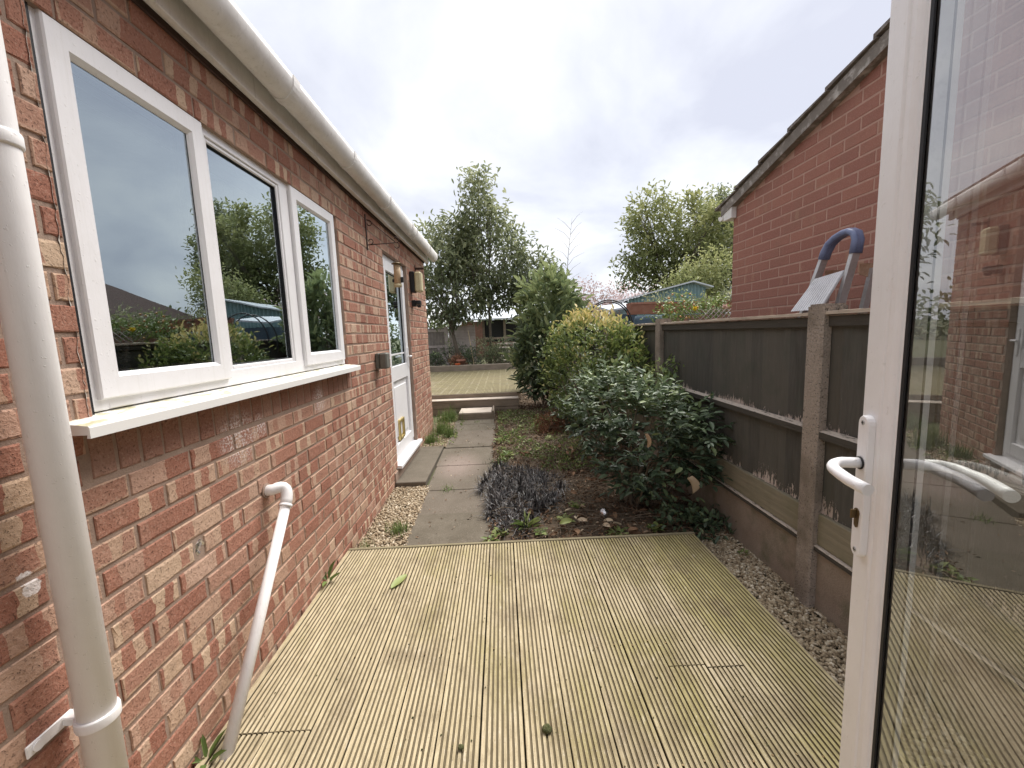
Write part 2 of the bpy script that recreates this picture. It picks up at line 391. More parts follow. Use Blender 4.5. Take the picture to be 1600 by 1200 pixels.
M_green = m_timber('greenish_gravel_board', (.20, .175, .125), (.28, .245, .175), (.14, .14, .08), (30, 1.5, 22))
M_cap = m_timber('weathered_capping', (.36, .29, .22), (.50, .42, .34), (.17, .14, .11), (40, 2, 30))
def m_fence():
    t = NT('dark_stained_boards_peeling'); x, y, z = t.sep(t.P)
    g = t.noise(t.scale(t.P, (20, 26, 2.2)), 2.5, 5, .65); rnd = t.white(t.comb(t.M('FLOOR', t.M('DIVIDE', y, .112)), 2.0, 7.0))
    c = t.mix(t.step(g, .3, .7), (.052, .049, .043), (.088, .082, .073)); c = t.mix(t.M('MULTIPLY', rnd, .75), c, (.105, .096, .080))
    c = t.mix(t.M('MULTIPLY', t.step(t.noise(t.P, 5, 4, .6), .5, .7), .35), c, (.045, .058, .042))
    pe = t.noise(t.scale(t.P, (40, 70, 16)), 1.0, 6, .75); lo = t.noise(t.comb(0.0, t.M('MULTIPLY', y, 2.6), t.M('GREATER_THAN', z, .7)), 1.3, 3)
    def peel(z0, hgt): return t.M('MULTIPLY', t.step(z, z0 + hgt, z0), t.M('GREATER_THAN', z, z0 - .03))
    k = t.M('ADD', t.M('MULTIPLY', t.M('MAXIMUM', peel(.835, .12), peel(.42, .24)), .38), t.M('MULTIPLY', lo, .6))
    k = t.M('ADD', k, t.M('MULTIPLY', pe, .8))
    pk = t.step(k, 1.06, 1.10)
    c = t.mix(pk, c, t.mix(t.noise(t.P, 40, 3), (.42, .33, .28), (.60, .52, .47)))
    # scattered chips and scratches
    c = t.mix(t.M('MULTIPLY', t.step(t.noise(t.scale(t.P, (60, 70, 12)), 1.2, 4, .7), .70, .73), .8), c, (.34, .27, .22))
    t.bump(t.M('ADD', g, t.M('MULTIPLY', pk, -.5)), .0025); return t.fin(c, .78, .3)
M_fence = m_fence()
def m_rail():
    t = NT('dark_rail_worn_top'); nrm = t.sep(t.n('ShaderNodeNewGeometry').outputs['Normal'])
    n = t.noise(t.scale(t.P, (30, 5, 30)), 3, 5, .7); g = t.noise(t.scale(t.P, (60, 3, 60)), 2, 4)
    k = t.M('MULTIPLY', t.step(nrm[2], .2, .7), t.step(n, .36, .46))
    c = t.mix(g, (.045, .04, .034), (.085, .075, .062)); c = t.mix(k, c, t.mix(g, (.45, .37, .30), (.62, .54, .46)))
    c = t.mix(t.step(n, .68, .73), c, (.30, .24, .19)); t.bump(n, .003); return t.fin(c, .85, .25)
M_rail = m_rail()
M_soil = m_noisy('dark_soil_and_leaf_mould', (.075, .055, .04), (.16, .12, .08), 18, 1, .012, 60, c3=(.16, .11, .07), s3=6)
M_ground = m_noisy('garden_ground', (.12, .10, .065), (.10, .12, .05), 3, 1, .01, 40)
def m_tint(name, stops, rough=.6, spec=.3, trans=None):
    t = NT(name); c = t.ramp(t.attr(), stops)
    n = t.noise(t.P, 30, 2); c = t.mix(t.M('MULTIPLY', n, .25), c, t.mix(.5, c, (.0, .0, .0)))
    m_ = t.fin(c, rough, spec)
    if trans:   # thin leaves let some light through
        tr = t.n('ShaderNodeBsdfTranslucent'); t.L(c, tr.inputs[0]); mx = t.n('ShaderNodeMixShader'); mx.inputs[0].default_value = trans
        t.L(t.b.outputs[0], mx.inputs[1]); t.L(tr.outputs[0], mx.inputs[2]); t.L(mx.outputs[0], t.o.inputs[0])
    return m_
M_pebble = m_tint('pebbles', [(0, (.16, .12, .075)), (1, (.66, .58, .45)), (.35, (.33, .25, .16)), (.7, (.44, .36, .25))], .8, .3)
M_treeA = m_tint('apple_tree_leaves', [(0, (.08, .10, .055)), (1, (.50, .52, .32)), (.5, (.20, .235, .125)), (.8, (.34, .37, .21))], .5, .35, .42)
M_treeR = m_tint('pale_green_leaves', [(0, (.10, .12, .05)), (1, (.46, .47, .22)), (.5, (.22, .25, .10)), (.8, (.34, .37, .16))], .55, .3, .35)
M_laurel = m_tint('laurel_leaves', [(0, (.055, .075, .045)), (1, (.36, .42, .20)), (.5, (.11, .15, .08)), (.85, (.22, .28, .13))], .38, .45, .25)
M_gold = m_tint('golden_leaves', [(0, (.06, .09, .03)), (1, (.78, .64, .28)), (.35, (.14, .19, .06)), (.62, (.27, .34, .10))], .45, .4, .25)
M_dark = m_tint('dark_glossy_leaves', [(0, (.04, .06, .035)), (1, (.30, .36, .17)), (.5, (.085, .125, .07)), (.85, (.16, .22, .11))], .42, .4, .15)
M_mondo = m_tint('black_grass_blades', [(0, (.012, .011, .011)), (1, (.20, .18, .17)), (.6, (.036, .033, .034))], .42, .5)
M_grass = m_tint('green_grass_blades', [(0, (.07, .12, .035)), (1, (.28, .36, .12))], .5, .3, .2)
M_weed = m_tint('weed_leaves', [(0, (.08, .13, .03)), (1, (.45, .50, .20)), (.5, (.18, .25, .07))], .5, .4, .25)
M_litter = m_tint('leaf_litter', [(0, (.07, .045, .03)), (1, (.62, .52, .38)), (.45, (.17, .10, .06)), (.8, (.32, .2, .12))], .8, .2)
M_pink = m_tint('pale_pink_blossom', [(0, (.30, .22, .18)), (1, (.75, .6, .58)), (.4, (.5, .38, .36))], .7, .2, .3)
M_rust = m_tint('rusty_dead_conifer', [(0, (.16, .07, .04)), (1, (.42, .23, .14))], .8, .2)
M_bark = m_noisy('bark', (.09, .075, .055), (.16, .13, .10), 20, .95, .006, 60)
M_twig = m_noisy('twigs', (.13, .10, .07), (.24, .19, .14), 30, .9, .001)
M_silver = m_noisy('aluminium', (.55, .55, .56), (.48, .47, .46), 14, .42, .0005, 80, metal=.6)
M_tread = m_noisy('white_ribbed_tread', (.68, .68, .70), (.56, .56, .58), 14, .45, .001)
M_blue = m_noisy('blue_plastic', (.13, .16, .28), (.17, .20, .32), 20, .4, .0005)
M_rustm = m_noisy('rusty_bracket', (.30, .17, .10), (.4, .26, .18), 50, .7, .001)
M_tile = m_noisy('concrete_roof_tile', (.13, .11, .10), (.19, .16, .14), 12, .95, .003, 80, c3=(.33, .31, .28), s3=14)
M_verge = m_noisy('lichened_verge', (.17, .15, .13), (.25, .22, .195), 8, .95, .003, 80, c3=(.46, .43, .40), s3=13)
M_terra = m_noisy('terracotta', (.30, .135, .09), (.38, .19, .135), 10, .85, .001)
M_oldbrick = m_noisy('old_brick', (.20, .10, .075), (.28, .16, .12), 9, .95, .003, 60, c3=(.14, .13, .09), s3=7)
M_orange = m_noisy('orange_plastic', (.62, .13, .03), (.55, .1, .03), 10, .4, 0)
M_teal = m_noisy('blue_green_tin', (.16, .27, .29), (.24, .35, .37), 6, .5, .001, 40, stretch=(1, 1, .3))
M_roofp = m_noisy('pale_sheet_roof', (.62, .66, .72), (.52, .56, .6), 6, .4, .001)
M_bluebutt = m_noisy('blue_grey_plastic', (.06, .10, .14), (.08, .12, .16), 8, .5, 0)
M_paleboard = m_timber('silvered_lap_boards', (.42, .36, .34), (.60, .53, .50), (.28, .23, .2), (2, 2, 30))
M_gate = m_timber('grey_gate_boards', (.19, .165, .15), (.30, .26, .24), (.13, .11, .1), (30, 30, 2))
M_cane = m_noisy('bamboo', (.45, .34, .20), (.55, .43, .26), 12, .6, 0)
M_fruit = m_noisy('orange_fruit', (.48, .20, .07), (.50, .34, .12), 12, .4, 0)
M_yellow = m_noisy('yellow_petals', (.85, .70, .06), (.8, .62, .05), 20, .6, 0)
M_pet = m_noisy('white_pink_petals', (.8, .72, .68), (.7, .35, .3), 12, .6, 0)
M_moss = m_noisy('moss', (.05, .06, .02), (.11, .11, .05), 60, 1, .008, 120)
M_wallin = m_noisy('painted_plaster', (.72, .72, .70), (.66, .66, .64), 3, .9, 0)
M_room = m_noisy('kitchen_units', (.05, .055, .055), (.07, .07, .07), 3, .5, 0)
M_darkroof = m_noisy('brown_roof_tiles', (.07, .045, .04), (.10, .06, .05), 6, .9, .003)
M_hedge = m_tint('far_hedge', [(0, (.05, .075, .025)), (1, (.24, .28, .12))], .6, .3, .2)
def m_glass(name, tint, refl=1.0, floor=.06, rtint=(1, 1, 1), wob=0.0):
    m_ = bpy.data.materials.new(name); m_.use_nodes = True; t = m_.node_tree; t.nodes.clear()
    o = t.nodes.new('ShaderNodeOutputMaterial'); a = t.nodes.new('ShaderNodeBsdfTransparent'); g = t.nodes.new('ShaderNodeBsdfGlossy'); x = t.nodes.new('ShaderNodeMixShader'); f = t.nodes.new('ShaderNodeFresnel')
    a.inputs[0].default_value = (*tint, 1); g.inputs['Roughness'].default_value = .004; g.inputs[0].default_value = (*rtint, 1); f.inputs[0].default_value = 1.5
    tcn = t.nodes.new('ShaderNodeTexCoord'); nz = t.nodes.new('ShaderNodeTexNoise'); nz.inputs['Scale'].default_value = 3.2; nz.inputs['Detail'].default_value = 1; bp = t.nodes.new('ShaderNodeBump'); bp.inputs['Distance'].default_value = wob
    t.links.new(tcn.outputs['Object'], nz.inputs['Vector']); t.links.new(nz.outputs[0], bp.inputs['Height']); 
    if wob: t.links.new(bp.outputs[0], g.inputs['Normal'])
    k = t.nodes.new('ShaderNodeMath'); k.operation = 'MULTIPLY_ADD'; k.inputs[1].default_value = refl; k.inputs[2].default_value = floor; k.use_clamp = True
    t.links.new(f.outputs[0], k.inputs[0]); t.links.new(k.outputs[0], x.inputs[0]); t.links.new(a.outputs[0], x.inputs[1]); t.links.new(g.outputs[0], x.inputs[2]); t.links.new(x.outputs[0], o.inputs[0])
    return m_
M_glassW = m_glass('coated_window_glass', (.82, .86, .86), 2.4, .26, (.84, .95, 1.0), .0006)
M_glassD = m_glass('door_glass', (.86, .88, .86), 2.1, .075)

# ------------------------------------------------------------------ ground
def gh(x, y):
    if y < 2.6: return -.08
    if y < 11.3: return -.08 + .028 * (y - 2.6)
    return min(.16 + (y - 11.3) * .5, .36)
def build_ground():
    xs = [-160, -60, -20, -8, -4, -2.6, -1.5, -1.0, -.72, -.4, -.15, .1, .3, .6, .9, 1.2, 1.5, 2, 3, 6, 12, 30, 80, 160]
    ys = [-160, -60, -10, -2, 0, 1, 2, 2.6, 4, 6, 8, 10, 11.3, 11.7, 12.5, 14, 18, 25, 40, 80, 200]
    V = [(x, y, gh(x, y) - .02) for y in ys for x in xs]; n = len(xs)
    F = [(j * n + i, j * n + i + 1, (j + 1) * n + i + 1, (j + 1) * n + i) for j in range(len(ys) - 1) for i in range(n - 1)]
    o = link('ground', npmesh('ground', V, F), None, M_ground); o['kind'] = 'structure'
    # planting bed of dark soil, lumpy
    nx, ny = 60, 200; V = []
    for j in range(ny + 1):
        for i in range(nx + 1):
            x = -.16 + 1.68 * i / nx; y = 2.53 + 8.9 * j / ny
            e_ = min(i, nx - i, j) / 4
            V.append((x, y, gh(x, y) - .012 + min(1, e_) * (.02 + .035 * mnoise.noise(Vector((x * 4, y * 4, 0))) + .015 * mnoise.noise(Vector((x * 17, y * 17, 3))))))
    F = [(j * (nx + 1) + i, j * (nx + 1) + i + 1, (j + 1) * (nx + 1) + i + 1, (j + 1) * (nx + 1) + i) for j in range(ny) for i in range(nx)]
    o = link('soil_bed', npmesh('soil_bed', V, F, smooth=True), None, M_soil); o['kind'] = 'structure'
build_ground()

# ------------------------------------------------------------------ bricks
def brick_mesh(L, H, D, seed, chip=.003):
    r = random.Random(seed); mb = MB()
    # front plane x = 0, back x = -D ; spans y 0..L z 0..H
    def loop(ins, x, j):
        ys = [ins, L * .33, L * .66, L - ins]; pts = []
        for yy in ys: pts.append((x, yy, ins + abs(r.gauss(0, j))))
        for zz in (H * .5,): pts.append((x, L - ins - abs(r.gauss(0, j)), zz))
        for yy in ys[::-1]: pts.append((x, yy, H - ins - abs(r.gauss(0, j))))
        pts.append((x, ins + abs(r.gauss(0, j)), H * .5)); return pts
    a = loop(.0025, 0, chip); b = loop(.0, -.0025, chip * .4); c = loop(0, -D, 0)
    n = len(a)
    mb.add(a + b + c, [tuple(range(n))] + [(n + i, n + (i + 1) % n, (i + 1) % n, i) for i in range(n)] + [(2 * n + i, 2 * n + (i + 1) % n, n + (i + 1) % n, n + i) for i in range(n)])
    return mb
_bc = {}
def brick_shared(L, H, D, mat, chip=.003):
    k = (round(L, 3), round(H, 3), mat.name, random.randrange(7))
    if k not in _bc:
        me = brick_mesh(L, H, D, hash((k[0], k[1], k[3])) & 0xffff, chip).mesh('brick'); me.materials.append(mat); _bc[k] = me
    return _bc[k]
def lay(wall, X, sgn, rects, mat, pr, near, D=.03, chip=.003):
    """rects: (y0,y1,z0,z1); front face at X looking towards sgn*X. The 300 that show largest become objects."""
    rects = sorted(rects, key=near); rest = MB()
    for i, (y0, y1, z0, z1) in enumerate(rects):
        px = random.uniform(-.001, .0012) if sgn > 0 else random.uniform(-.0004, .0006); tw = random.gauss(0, .003 if sgn > 0 else .0012)
        if i < 296:
            o = link('brick', brick_shared(y1 - y0, z1 - z0, D, mat, chip), wall)
            if sgn > 0: o.location = (X + px, y0, z0); o.rotation_euler = (0, random.gauss(0, .01), tw)
            else: o.location = (X - px, y1, z0); o.rotation_euler = (0, random.gauss(0, .003), math.pi + tw)
        else:
            mb = brick_mesh(y1 - y0, z1 - z0, D, i, chip)
            if sgn > 0: vs = [(X + px + v[0], y0 + v[1], z0 + v[2]) for v in mb.v]
            else: vs = [(X - px - v[0], y1 - v[1], z0 + v[2]) for v in mb.v]
            rest.add(vs, mb.f)
    if rest.v: rest.build('brick_courses', mat, wall, kind='stuff')

house = empty('brick_house', (-1.04, 2.5, 0), 'red and cream brick single storey house wing with white window and door on left', 'house')
def rel(o, parent):      # keep world coordinates under a parent that is moved
    o.parent = parent; o.matrix_parent_inverse = Matrix.Translation(-Vector(parent.location)) if parent.rotation_euler.z == 0 else parent.matrix_basis.inverted()
    return o
XL = -1.04
WIN = (1.055, 2.815, 1.151, 2.126); DOR = (3.86, 4.80, .08, 2.126)
wall = MB()
def wall_piece(y0, y1, z0, z1): wall.box(XL - .28, XL - .0035, y0, y1, z0, z1)
zt = 2.36
wall_piece(-.7, WIN[0], -.3, zt); wall_piece(WIN[1], DOR[0], -.3, zt); wall_piece(DOR[1], 5.925, -.3, zt)
wall_piece(WIN[0], WIN[1], -.3, 1.125); wall_piece(WIN[0], WIN[1], WIN[3], zt); wall_piece(DOR[0], DOR[1], -.3, DOR[2]); wall_piece(DOR[0], DOR[1], DOR[3], zt)
wall = rel(wall.build('wall', M_mortL), house)
def isect(y0, y1, z0, z1, R): return y0 < R[1] - .004 and y1 > R[0] + .004 and z0 < R[3] - .01 and z1 > R[2] + .01
rects = []
SOLD = (1.03, 2.84, 1.001, 1.151)
for r in range(33):
    z0 = -.124 + .075 * r; z1 = z0 + .065
    sh = .1125 * (r % 2)
    for c in range(-4, 28):
        y0 = sh + c * .225 ; y1 = y0 + .215
        y0 += random.uniform(-.002, .002); y1 += random.uniform(-.002, .002)
        if y0 > 5.9 or y1 < -.7: continue
        y1 = min(y1, 5.925)
        segs = [(y0, y1)]
        for Rr in (WIN, DOR, SOLD):
            ns = []
            for a, b in segs:
                if isect(a, b, z0, z1, Rr):
                    if a < Rr[0] - .03: ns.append((a, Rr[0] - .002 if Rr is not SOLD else Rr[0] - .008))
                    if b > Rr[1] + .03: ns.append((Rr[1] + .002 if Rr is not SOLD else Rr[1] + .008, b))
                else: ns.append((a, b))
            segs = ns
        for a, b in segs:
            # the small hole with foil
            if abs((a + b) / 2 - 1.333) < .16 and z0 < .661 < z1 + .01:
                a2, b2 = 1.308, 1.358
                if a < a2 - .02: rects.append((a, a2, z0, z1))
                if b > b2 + .02: rects.append((b2, b, z0, z1))
                continue
            if b - a > .03: rects.append((a, b, z0, z1))
y = SOLD[0]
while y < SOLD[1] - .06:
    rects.append((y, y + .065 + random.uniform(-.002, .002), 1.008, 1.118)); y += .0752
def near_left(q):
    y = (q[0] + q[1]) / 2; z = (q[2] + q[3]) / 2
    if y < .8: return 100 + y
    return y + .0 * z
lay(wall, XL, 1, rects, M_brickL, 0, near_left)
# quoin return at far corner of the house
bk = MB()
for r in range(33):
    z0 = -.124 + .075 * r
    for c in range(8): bk.box(XL - .012 - .225 * (c + 1) + (.11 if r % 2 else 0), XL - .022 - .225 * c + (.11 if r % 2 and c else 0), 5.88, 5.93, z0, z0 + .065)
o = rel(bk.build('brick_return', M_brickL, None, kind='stuff'), wall)
o.parent = wall; o.matrix_parent_inverse = Matrix.Identity(4)
house_inv = Matrix.Translation(-Vector(house.location))
# children of wall: wall sits in world coordinates through its inverse, so its children can use world coordinates directly
def part(mb, name, mat, parent, kind=None, label=None):
    o = mb.build(name, mat, None, kind)
    o.parent = parent
    if parent.type == 'EMPTY': o.matrix_parent_inverse = parent.matrix_basis.inverted()
    if label: o['label'] = label
    return o
# ---- window
wy0, wy1, wz0, wz1 = 1.07, 2.80, 1.172, 2.145
FX = XL - .018          # front of outer frame
fr = MB()
def frame_bars(mb, y0, y1, z0, z1, wd, xf, xb, b=.003, wb=None):
    wb = wb or wd
    mb.bbox(xb, xf, y0, y0 + wd, z0, z1, b); mb.bbox(xb, xf, y1 - wd, y1, z0, z1, b)
    mb.bbox(xb, xf - .0008, y0 + wd - .001, y1 - wd + .001, z0 + .0008, z0 + wb, b); mb.bbox(xb, xf - .0008, y0 + wd - .001, y1 - wd + .001, z1 - wd, z1 - .0008, b)
frame_bars(fr, wy0, wy1, wz0, wz1, .05, FX, FX - .07, wb=.062)
fr.bbox(FX - .07, FX - .001, 1.60, 1.64, wz0 + .055, wz1 - .045, .003); fr.bbox(FX - .07, FX - .001, 2.145, 2.225, wz0 + .055, wz1 - .045, .003)
window = part(fr, 'window', M_upvc, house)
def sash(y0, y1, z0, z1, name='sash'):
    mb = MB()
    # chamfered casement profile: outer flat, sloping bead to the glass
    w1, w2 = .056, .068
    xo, xi = XL - .004, XL - .012
    def ring(y0, y1, z0, z1, x): return [(x, y0, z0), (x, y1, z0), (x, y1, z1), (x, y0, z1)]
    rr = [ring(y0, y1, z0, z1, FX - .02), ring(y0, y1, z0, z1, xo - .004), ring(y0 + .004, y1 - .004, z0 + .004, z1 - .004, xo), ring(y0 + w1, y1 - w1, z0 + w1, z1 - w1, xo),
          ring(y0 + w2 - .004, y1 - w2 + .004, z0 + w2 - .004, z1 - w2 + .004, xi), ring(y0 + w2, y1 - w2, z0 + w2, z1 - w2, xi - .006), ring(y0 + w2, y1 - w2, z0 + w2, z1 - w2, xi - .05)]
    vs = sum(rr, []); fs = []
    for i in range(len(rr) - 1):
        for k in range(4):
            k2 = (k + 1) % 4; fs.append((i * 4 + k, i * 4 + k2, i * 4 + 4 + k2, i * 4 + 4 + k))
    mb.add(vs, fs); part(mb, name, M_upvc, window)
    g = MB(); frame_bars(g, y0 + w2 - .001, y1 - w2 + .001, z0 + w2 - .001, z1 - w2 + .001, .004, xi - .007, xi - .018, .001); part(g, 'gasket', M_black, window)
    return y0 + w2, y1 - w2, z0 + w2, z1 - w2
def pane(y0, y1, z0, z1, x):
    for dx in (0, -.024):
        g = MB(); g.add([(x + dx, y0, z0), (x + dx, y1, z0), (x + dx, y1, z1), (x + dx, y0, z1)], [(0, 1, 2, 3)]); part(g, 'pane', M_glassW if dx == 0 else M_glassD, window)
    g = MB(); frame_bars(g, y0 - .004, y1 + .004, z0 - .004, z1 + .004, .012, x - .002, x - .022, .001); part(g, 'spacer_bar', M_silver, window)
a = sash(1.088, 1.612, wz0 + .03, wz1 - .018); pane(*a, XL - .020)
b = sash(2.232, 2.778, wz0 + .03, wz1 - .018); pane(*b, XL - .020)
# fixed middle light: bead only
g = MB(); frame_bars(g, 1.638, 2.147, wz0 + .06, wz1 - .048, .018, FX - .006, FX - .05, .004); part(g, 'glazing_bead', M_upvc, window)
g = MB(); frame_bars(g, 1.655, 2.130, wz0 + .077, wz1 - .065, .005, FX - .012, FX - .03, .001); part(g, 'gasket', M_black, window)
pane(1.657, 2.128, wz0 + .079, wz1 - .067, XL - .04)
# black strip drawn as the shade of the gap beside the frame; rough sealant
g = MB(); g.box(XL - .05, XL - .0115, 1.0592, 1.0692, 1.16, 2.15); part(g, 'gap_shade', M_black, window)
g = MB()
pts = []
z = 1.15
vs = []; fs = []; i = 0
while z < 2.14:
    yy = 1.046 + .006 * mnoise.noise(Vector((z * 23, 0, 0))) + .004 * mnoise.noise(Vector((z * 71, 0, 0)))
    vs += [(XL + .0015, yy - .004, z), (XL - .012, 1.0585, z)]
    if i: fs.append((2 * i - 2, 2 * i - 1, 2 * i + 1, 2 * i))
    i += 1; z += .012
g.add(vs, fs); part(g, 'sealant', M_seal, window)
# sill
g = MB(); prof = [(XL + .073, 1.127), (XL + .073, 1.152), (XL + .071, 1.156), (XL - .02, 1.168), (XL - .06, 1.17), (XL - .06, 1.135), (XL + .066, 1.135), (XL + .064, 1.127)]
g.extr(prof, .965, 2.83); part(g, 'window_sill', M_sill, window)
# room behind
rm = MB()
rm.box(-3.9, -3.85, -.5, 3.5, 0, 2.4); rm.box(-3.9, -1.33, 3.45, 3.5, 0, 2.4); rm.box(-3.9, -1.33, -.5, -.45, 0, 2.4); rm.box(-3.9, -1.33, -.5, 3.5, 2.38, 2.42); rm.box(-3.9, -1.33, -.5, 3.5, -.02, .03)
part(rm, 'kitchen_room', M_wallin, house)
rm = MB(); rm.box(-1.95, -1.33, .3, 3.4, .1, 1.02); rm.box(-3.85, -3.3, -.4, 2.3, .1, 1.02); rm.box(-3.85, -3.45, -.4, 1.6, 1.5, 2.2); part(rm, 'kitchen_units', M_room, house)
rm = MB(); rm.box(-1.36, -1.30, 2.05, 2.12, 1.2, 2.1); part(rm, 'curtain', M_wallin, house)
# spring tap behind the glass
tap = empty('kitchen_tap', (-1.25, 1.515, 1.02), 'coiled spring kitchen tap seen through the nearest window pane', 'tap')
def tp(t):   # arch of the hose
    a = math.pi * t; return Vector((-1.25, 1.515 - .12 * math.cos(a), 1.275 + .125 * math.sin(a)))
g = MB(); g.tube([(-1.25, 1.395, 1.02), (-1.25, 1.395, 1.275)], .011, 8); g.tube([(-1.25, 1.635, 1.275), (-1.25, 1.635, 1.18)], [.012, .017], 8); g.tube([tp(i / 16) for i in range(17)], .008, 8); part(g, 'spout', M_chrome, tap)
g = MB(); pts = []
for i in range(26 * 8):
    t_ = i / (26 * 8 - 1); c = tp(t_); d = (tp(min(1, t_ + .01)) - tp(max(0, t_ - .01))).normalized(); n_ = Vector((1, 0, 0)); b_ = d.cross(n_); an = 26 * 2 * math.pi * t_
    pts.append(c + (n_ * math.cos(an) + b_ * math.sin(an)) * .012)
g.tube(pts, .0034, 5); part(g, 'spring', M_chrome, tap)
# ---- door
dz0, dz1 = .115, 2.15; DX = XL - .045
g = MB(); frame_bars(g, DOR[0] + .002, DOR[1] - .002, dz0, dz1 - .026, .055, DX, DX - .07); door = part(g, 'door', M_upvc, house)
g = MB(); y0, y1 = 3.915, 4.745; z0_, z1_ = .175, 2.07
frame_bars(g, y0, y1, z0_, z1_, .10, DX + .018, DX - .05, .004); g.bbox(DX - .05, DX + .017, y0 + .099, y1 - .099, .90, 1.05, .004); part(g, 'door_leaf', M_upvc, door)
g = MB(); g.bbox(DX - .03, DX - .005, y0 + .1, y1 - .1, .274, .90, .003); g.bbox(DX - .01, DX + .004, y0 + .16, y1 - .16, .33, .84, .006); part(g, 'lower_panel', M_upvc, door)
g = MB(); g.add([(DX - .012, y0 + .1, 1.05), (DX - .012, y1 - .1, 1.05), (DX - .012, y1 - .1, z1_ - .1), (DX - .012, y0 + .1, z1_ - .1)], [(0, 1, 2, 3)]); part(g, 'door_pane', M_glassW, door)
g = MB(); frame_bars(g, y0 + .098, y1 - .098, 1.048, z1_ - .098, .007, DX - .004, DX - .02, .001); part(g, 'gasket', M_black, door)
g = MB(); g.box(DX - .014, DX - .006, y0 + .1, y1 - .1, 1.155, 1.170); part(g, 'glazing_bar', M_upvc, door)
g = MB(); frame_bars(g, 4.13, 4.33, .29, .50, .03, DX + .024, DX - .006, .004); part(g, 'cat_flap', M_brass, door)
g = MB(); g.bbox(DX - .003, DX + .003, 4.16, 4.30, .32, .47, .001); part(g, 'flap', M_cream, door)
g = MB(); g.extr([(XL + .045, .088), (XL + .045, .112), (XL + .04, .116), (XL - .115, .130), (XL - .115, .09)], 3.835, 4.86); part(g, 'threshold', M_upvc, door)
g = MB()
for zz in (.62, 1.25, 1.93): g.tube([(DX + .022, 3.905, zz - .04), (DX + .022, 3.905, zz + .04)], .010, 8)
part(g, 'hinge', M_upvc, door)
g = MB(); g.tube([(DX + .018, 4.70, 1.12), (DX + .06, 4.70, 1.12), (DX + .065, 4.60, 1.12)], .009, 8); g.bbox(DX + .017, DX + .026, 4.68, 4.72, 1.0, 1.22, .002); part(g, 'door_handle', M_upvc, door)
rm = MB(); rm.box(-2.6, -1.33, 3.6, 3.62, 0, 2.4); rm.box(-2.6, -2.58, 3.6, 5.9, 0, 2.4); rm.box(-2.6, -1.33, 5.85, 5.88, 0, 2.4); rm.box(-2.6, -1.33, 3.6, 5.9, 2.38, 2.4); part(rm, 'hallway', M_wallin, house)
g = MB(); g.tube([(XL - .02, 1.333, .661), (XL - .012, 1.333, .661), (XL - .003, 1.333, .661)], [.026, .027, .023], 14); h_ = part(g, 'foil_plug', M_foil, house); 
for v in h_.data.vertices: v.co += Vector([random.uniform(-.006, .006) for _ in range(3)])
# ---- eaves
g = MB(); g.box(-2.2, XL + .052, -.7, 5.99, 2.362, 2.374); part(g, 'soffit', M_upvcdirty, house)
g = MB(); g.bbox(XL + .03, XL + .058, -.7, 5.985, 2.345, 2.52, .002); part(g, 'fascia', M_upvcdirty, house)
g = MB(); g.box(XL + .001, XL + .012, -.7, 5.93, 2.338, 2.361); part(g, 'dark_joint', M_darkroof, house)
GX, GZ, GR = XL + .128, 2.425, .058
prof = []
for i in range(13):
    a = math.pi + math.pi * i / 12; prof.append((GX + GR * math.cos(a), GZ + .03 + GR * 1.25 * math.sin(a)))
prof = [(GX - GR, GZ + .05)] + prof + [(GX + GR, GZ + .05)]
inner = [(x * 1 + (GX - x) * .06, z + .003) for x, z in prof[::-1]]
inner[0] = (GX + GR - .004, GZ + .05); inner[-1] = (GX - GR + .004, GZ + .05)
g = MB(); g.extr(prof + inner, -.7, 6.06, smooth=True); gut = part(g, 'gutter', M_upvcdirty, house)
for yy in (1.98, 2.72, 3.55, 4.4, 4.62, 5.45, 6.02):
    g = MB(); wd = .018 if yy not in (1.98, 4.4) else .03
    ring = [(GX + (x - GX) * 1.07, GZ + .04 + (z - GZ - .04) * 1.07) for x, z in prof]; g.extr(ring + inner, yy - wd, yy + wd, smooth=False); part(g, 'gutter_bracket', M_upvcdirty, gut)
g = MB(); g.extr(prof, 6.06, 6.064); part(g, 'gutter_end', M_upvcdirty, gut)
g = MB(); g.hexa([(XL + .10, -.7, 2.50), (XL + .10, 6.0, 2.50), (-4.4, 6.0, 3.45), (-4.4, -.7, 3.45), (XL + .10, -.7, 2.53), (XL + .10, 6.0, 2.53), (-4.4, 6.0, 3.48), (-4.4, -.7, 3.48)]); roof = part(g, 'roof', M_tile, house)
g = MB()
for i in range(11):
    x1 = XL + .10 - .3 * i; zz = 2.532 + (.95 / 3.46) * .3 * i; x2 = x1 - .32; z2 = zz + (.95 / 3.46) * .32
    g.hexa([(x1, -.7, zz), (x1, 6.02, zz), (x2, 6.02, z2), (x2, -.7, z2), (x1, -.7, zz + .022), (x1, 6.02, zz + .022), (x2, 6.02, z2 + .004), (x2, -.7, z2 + .004)])
part(g, 'tile_course', M_tile, roof, kind='stuff')
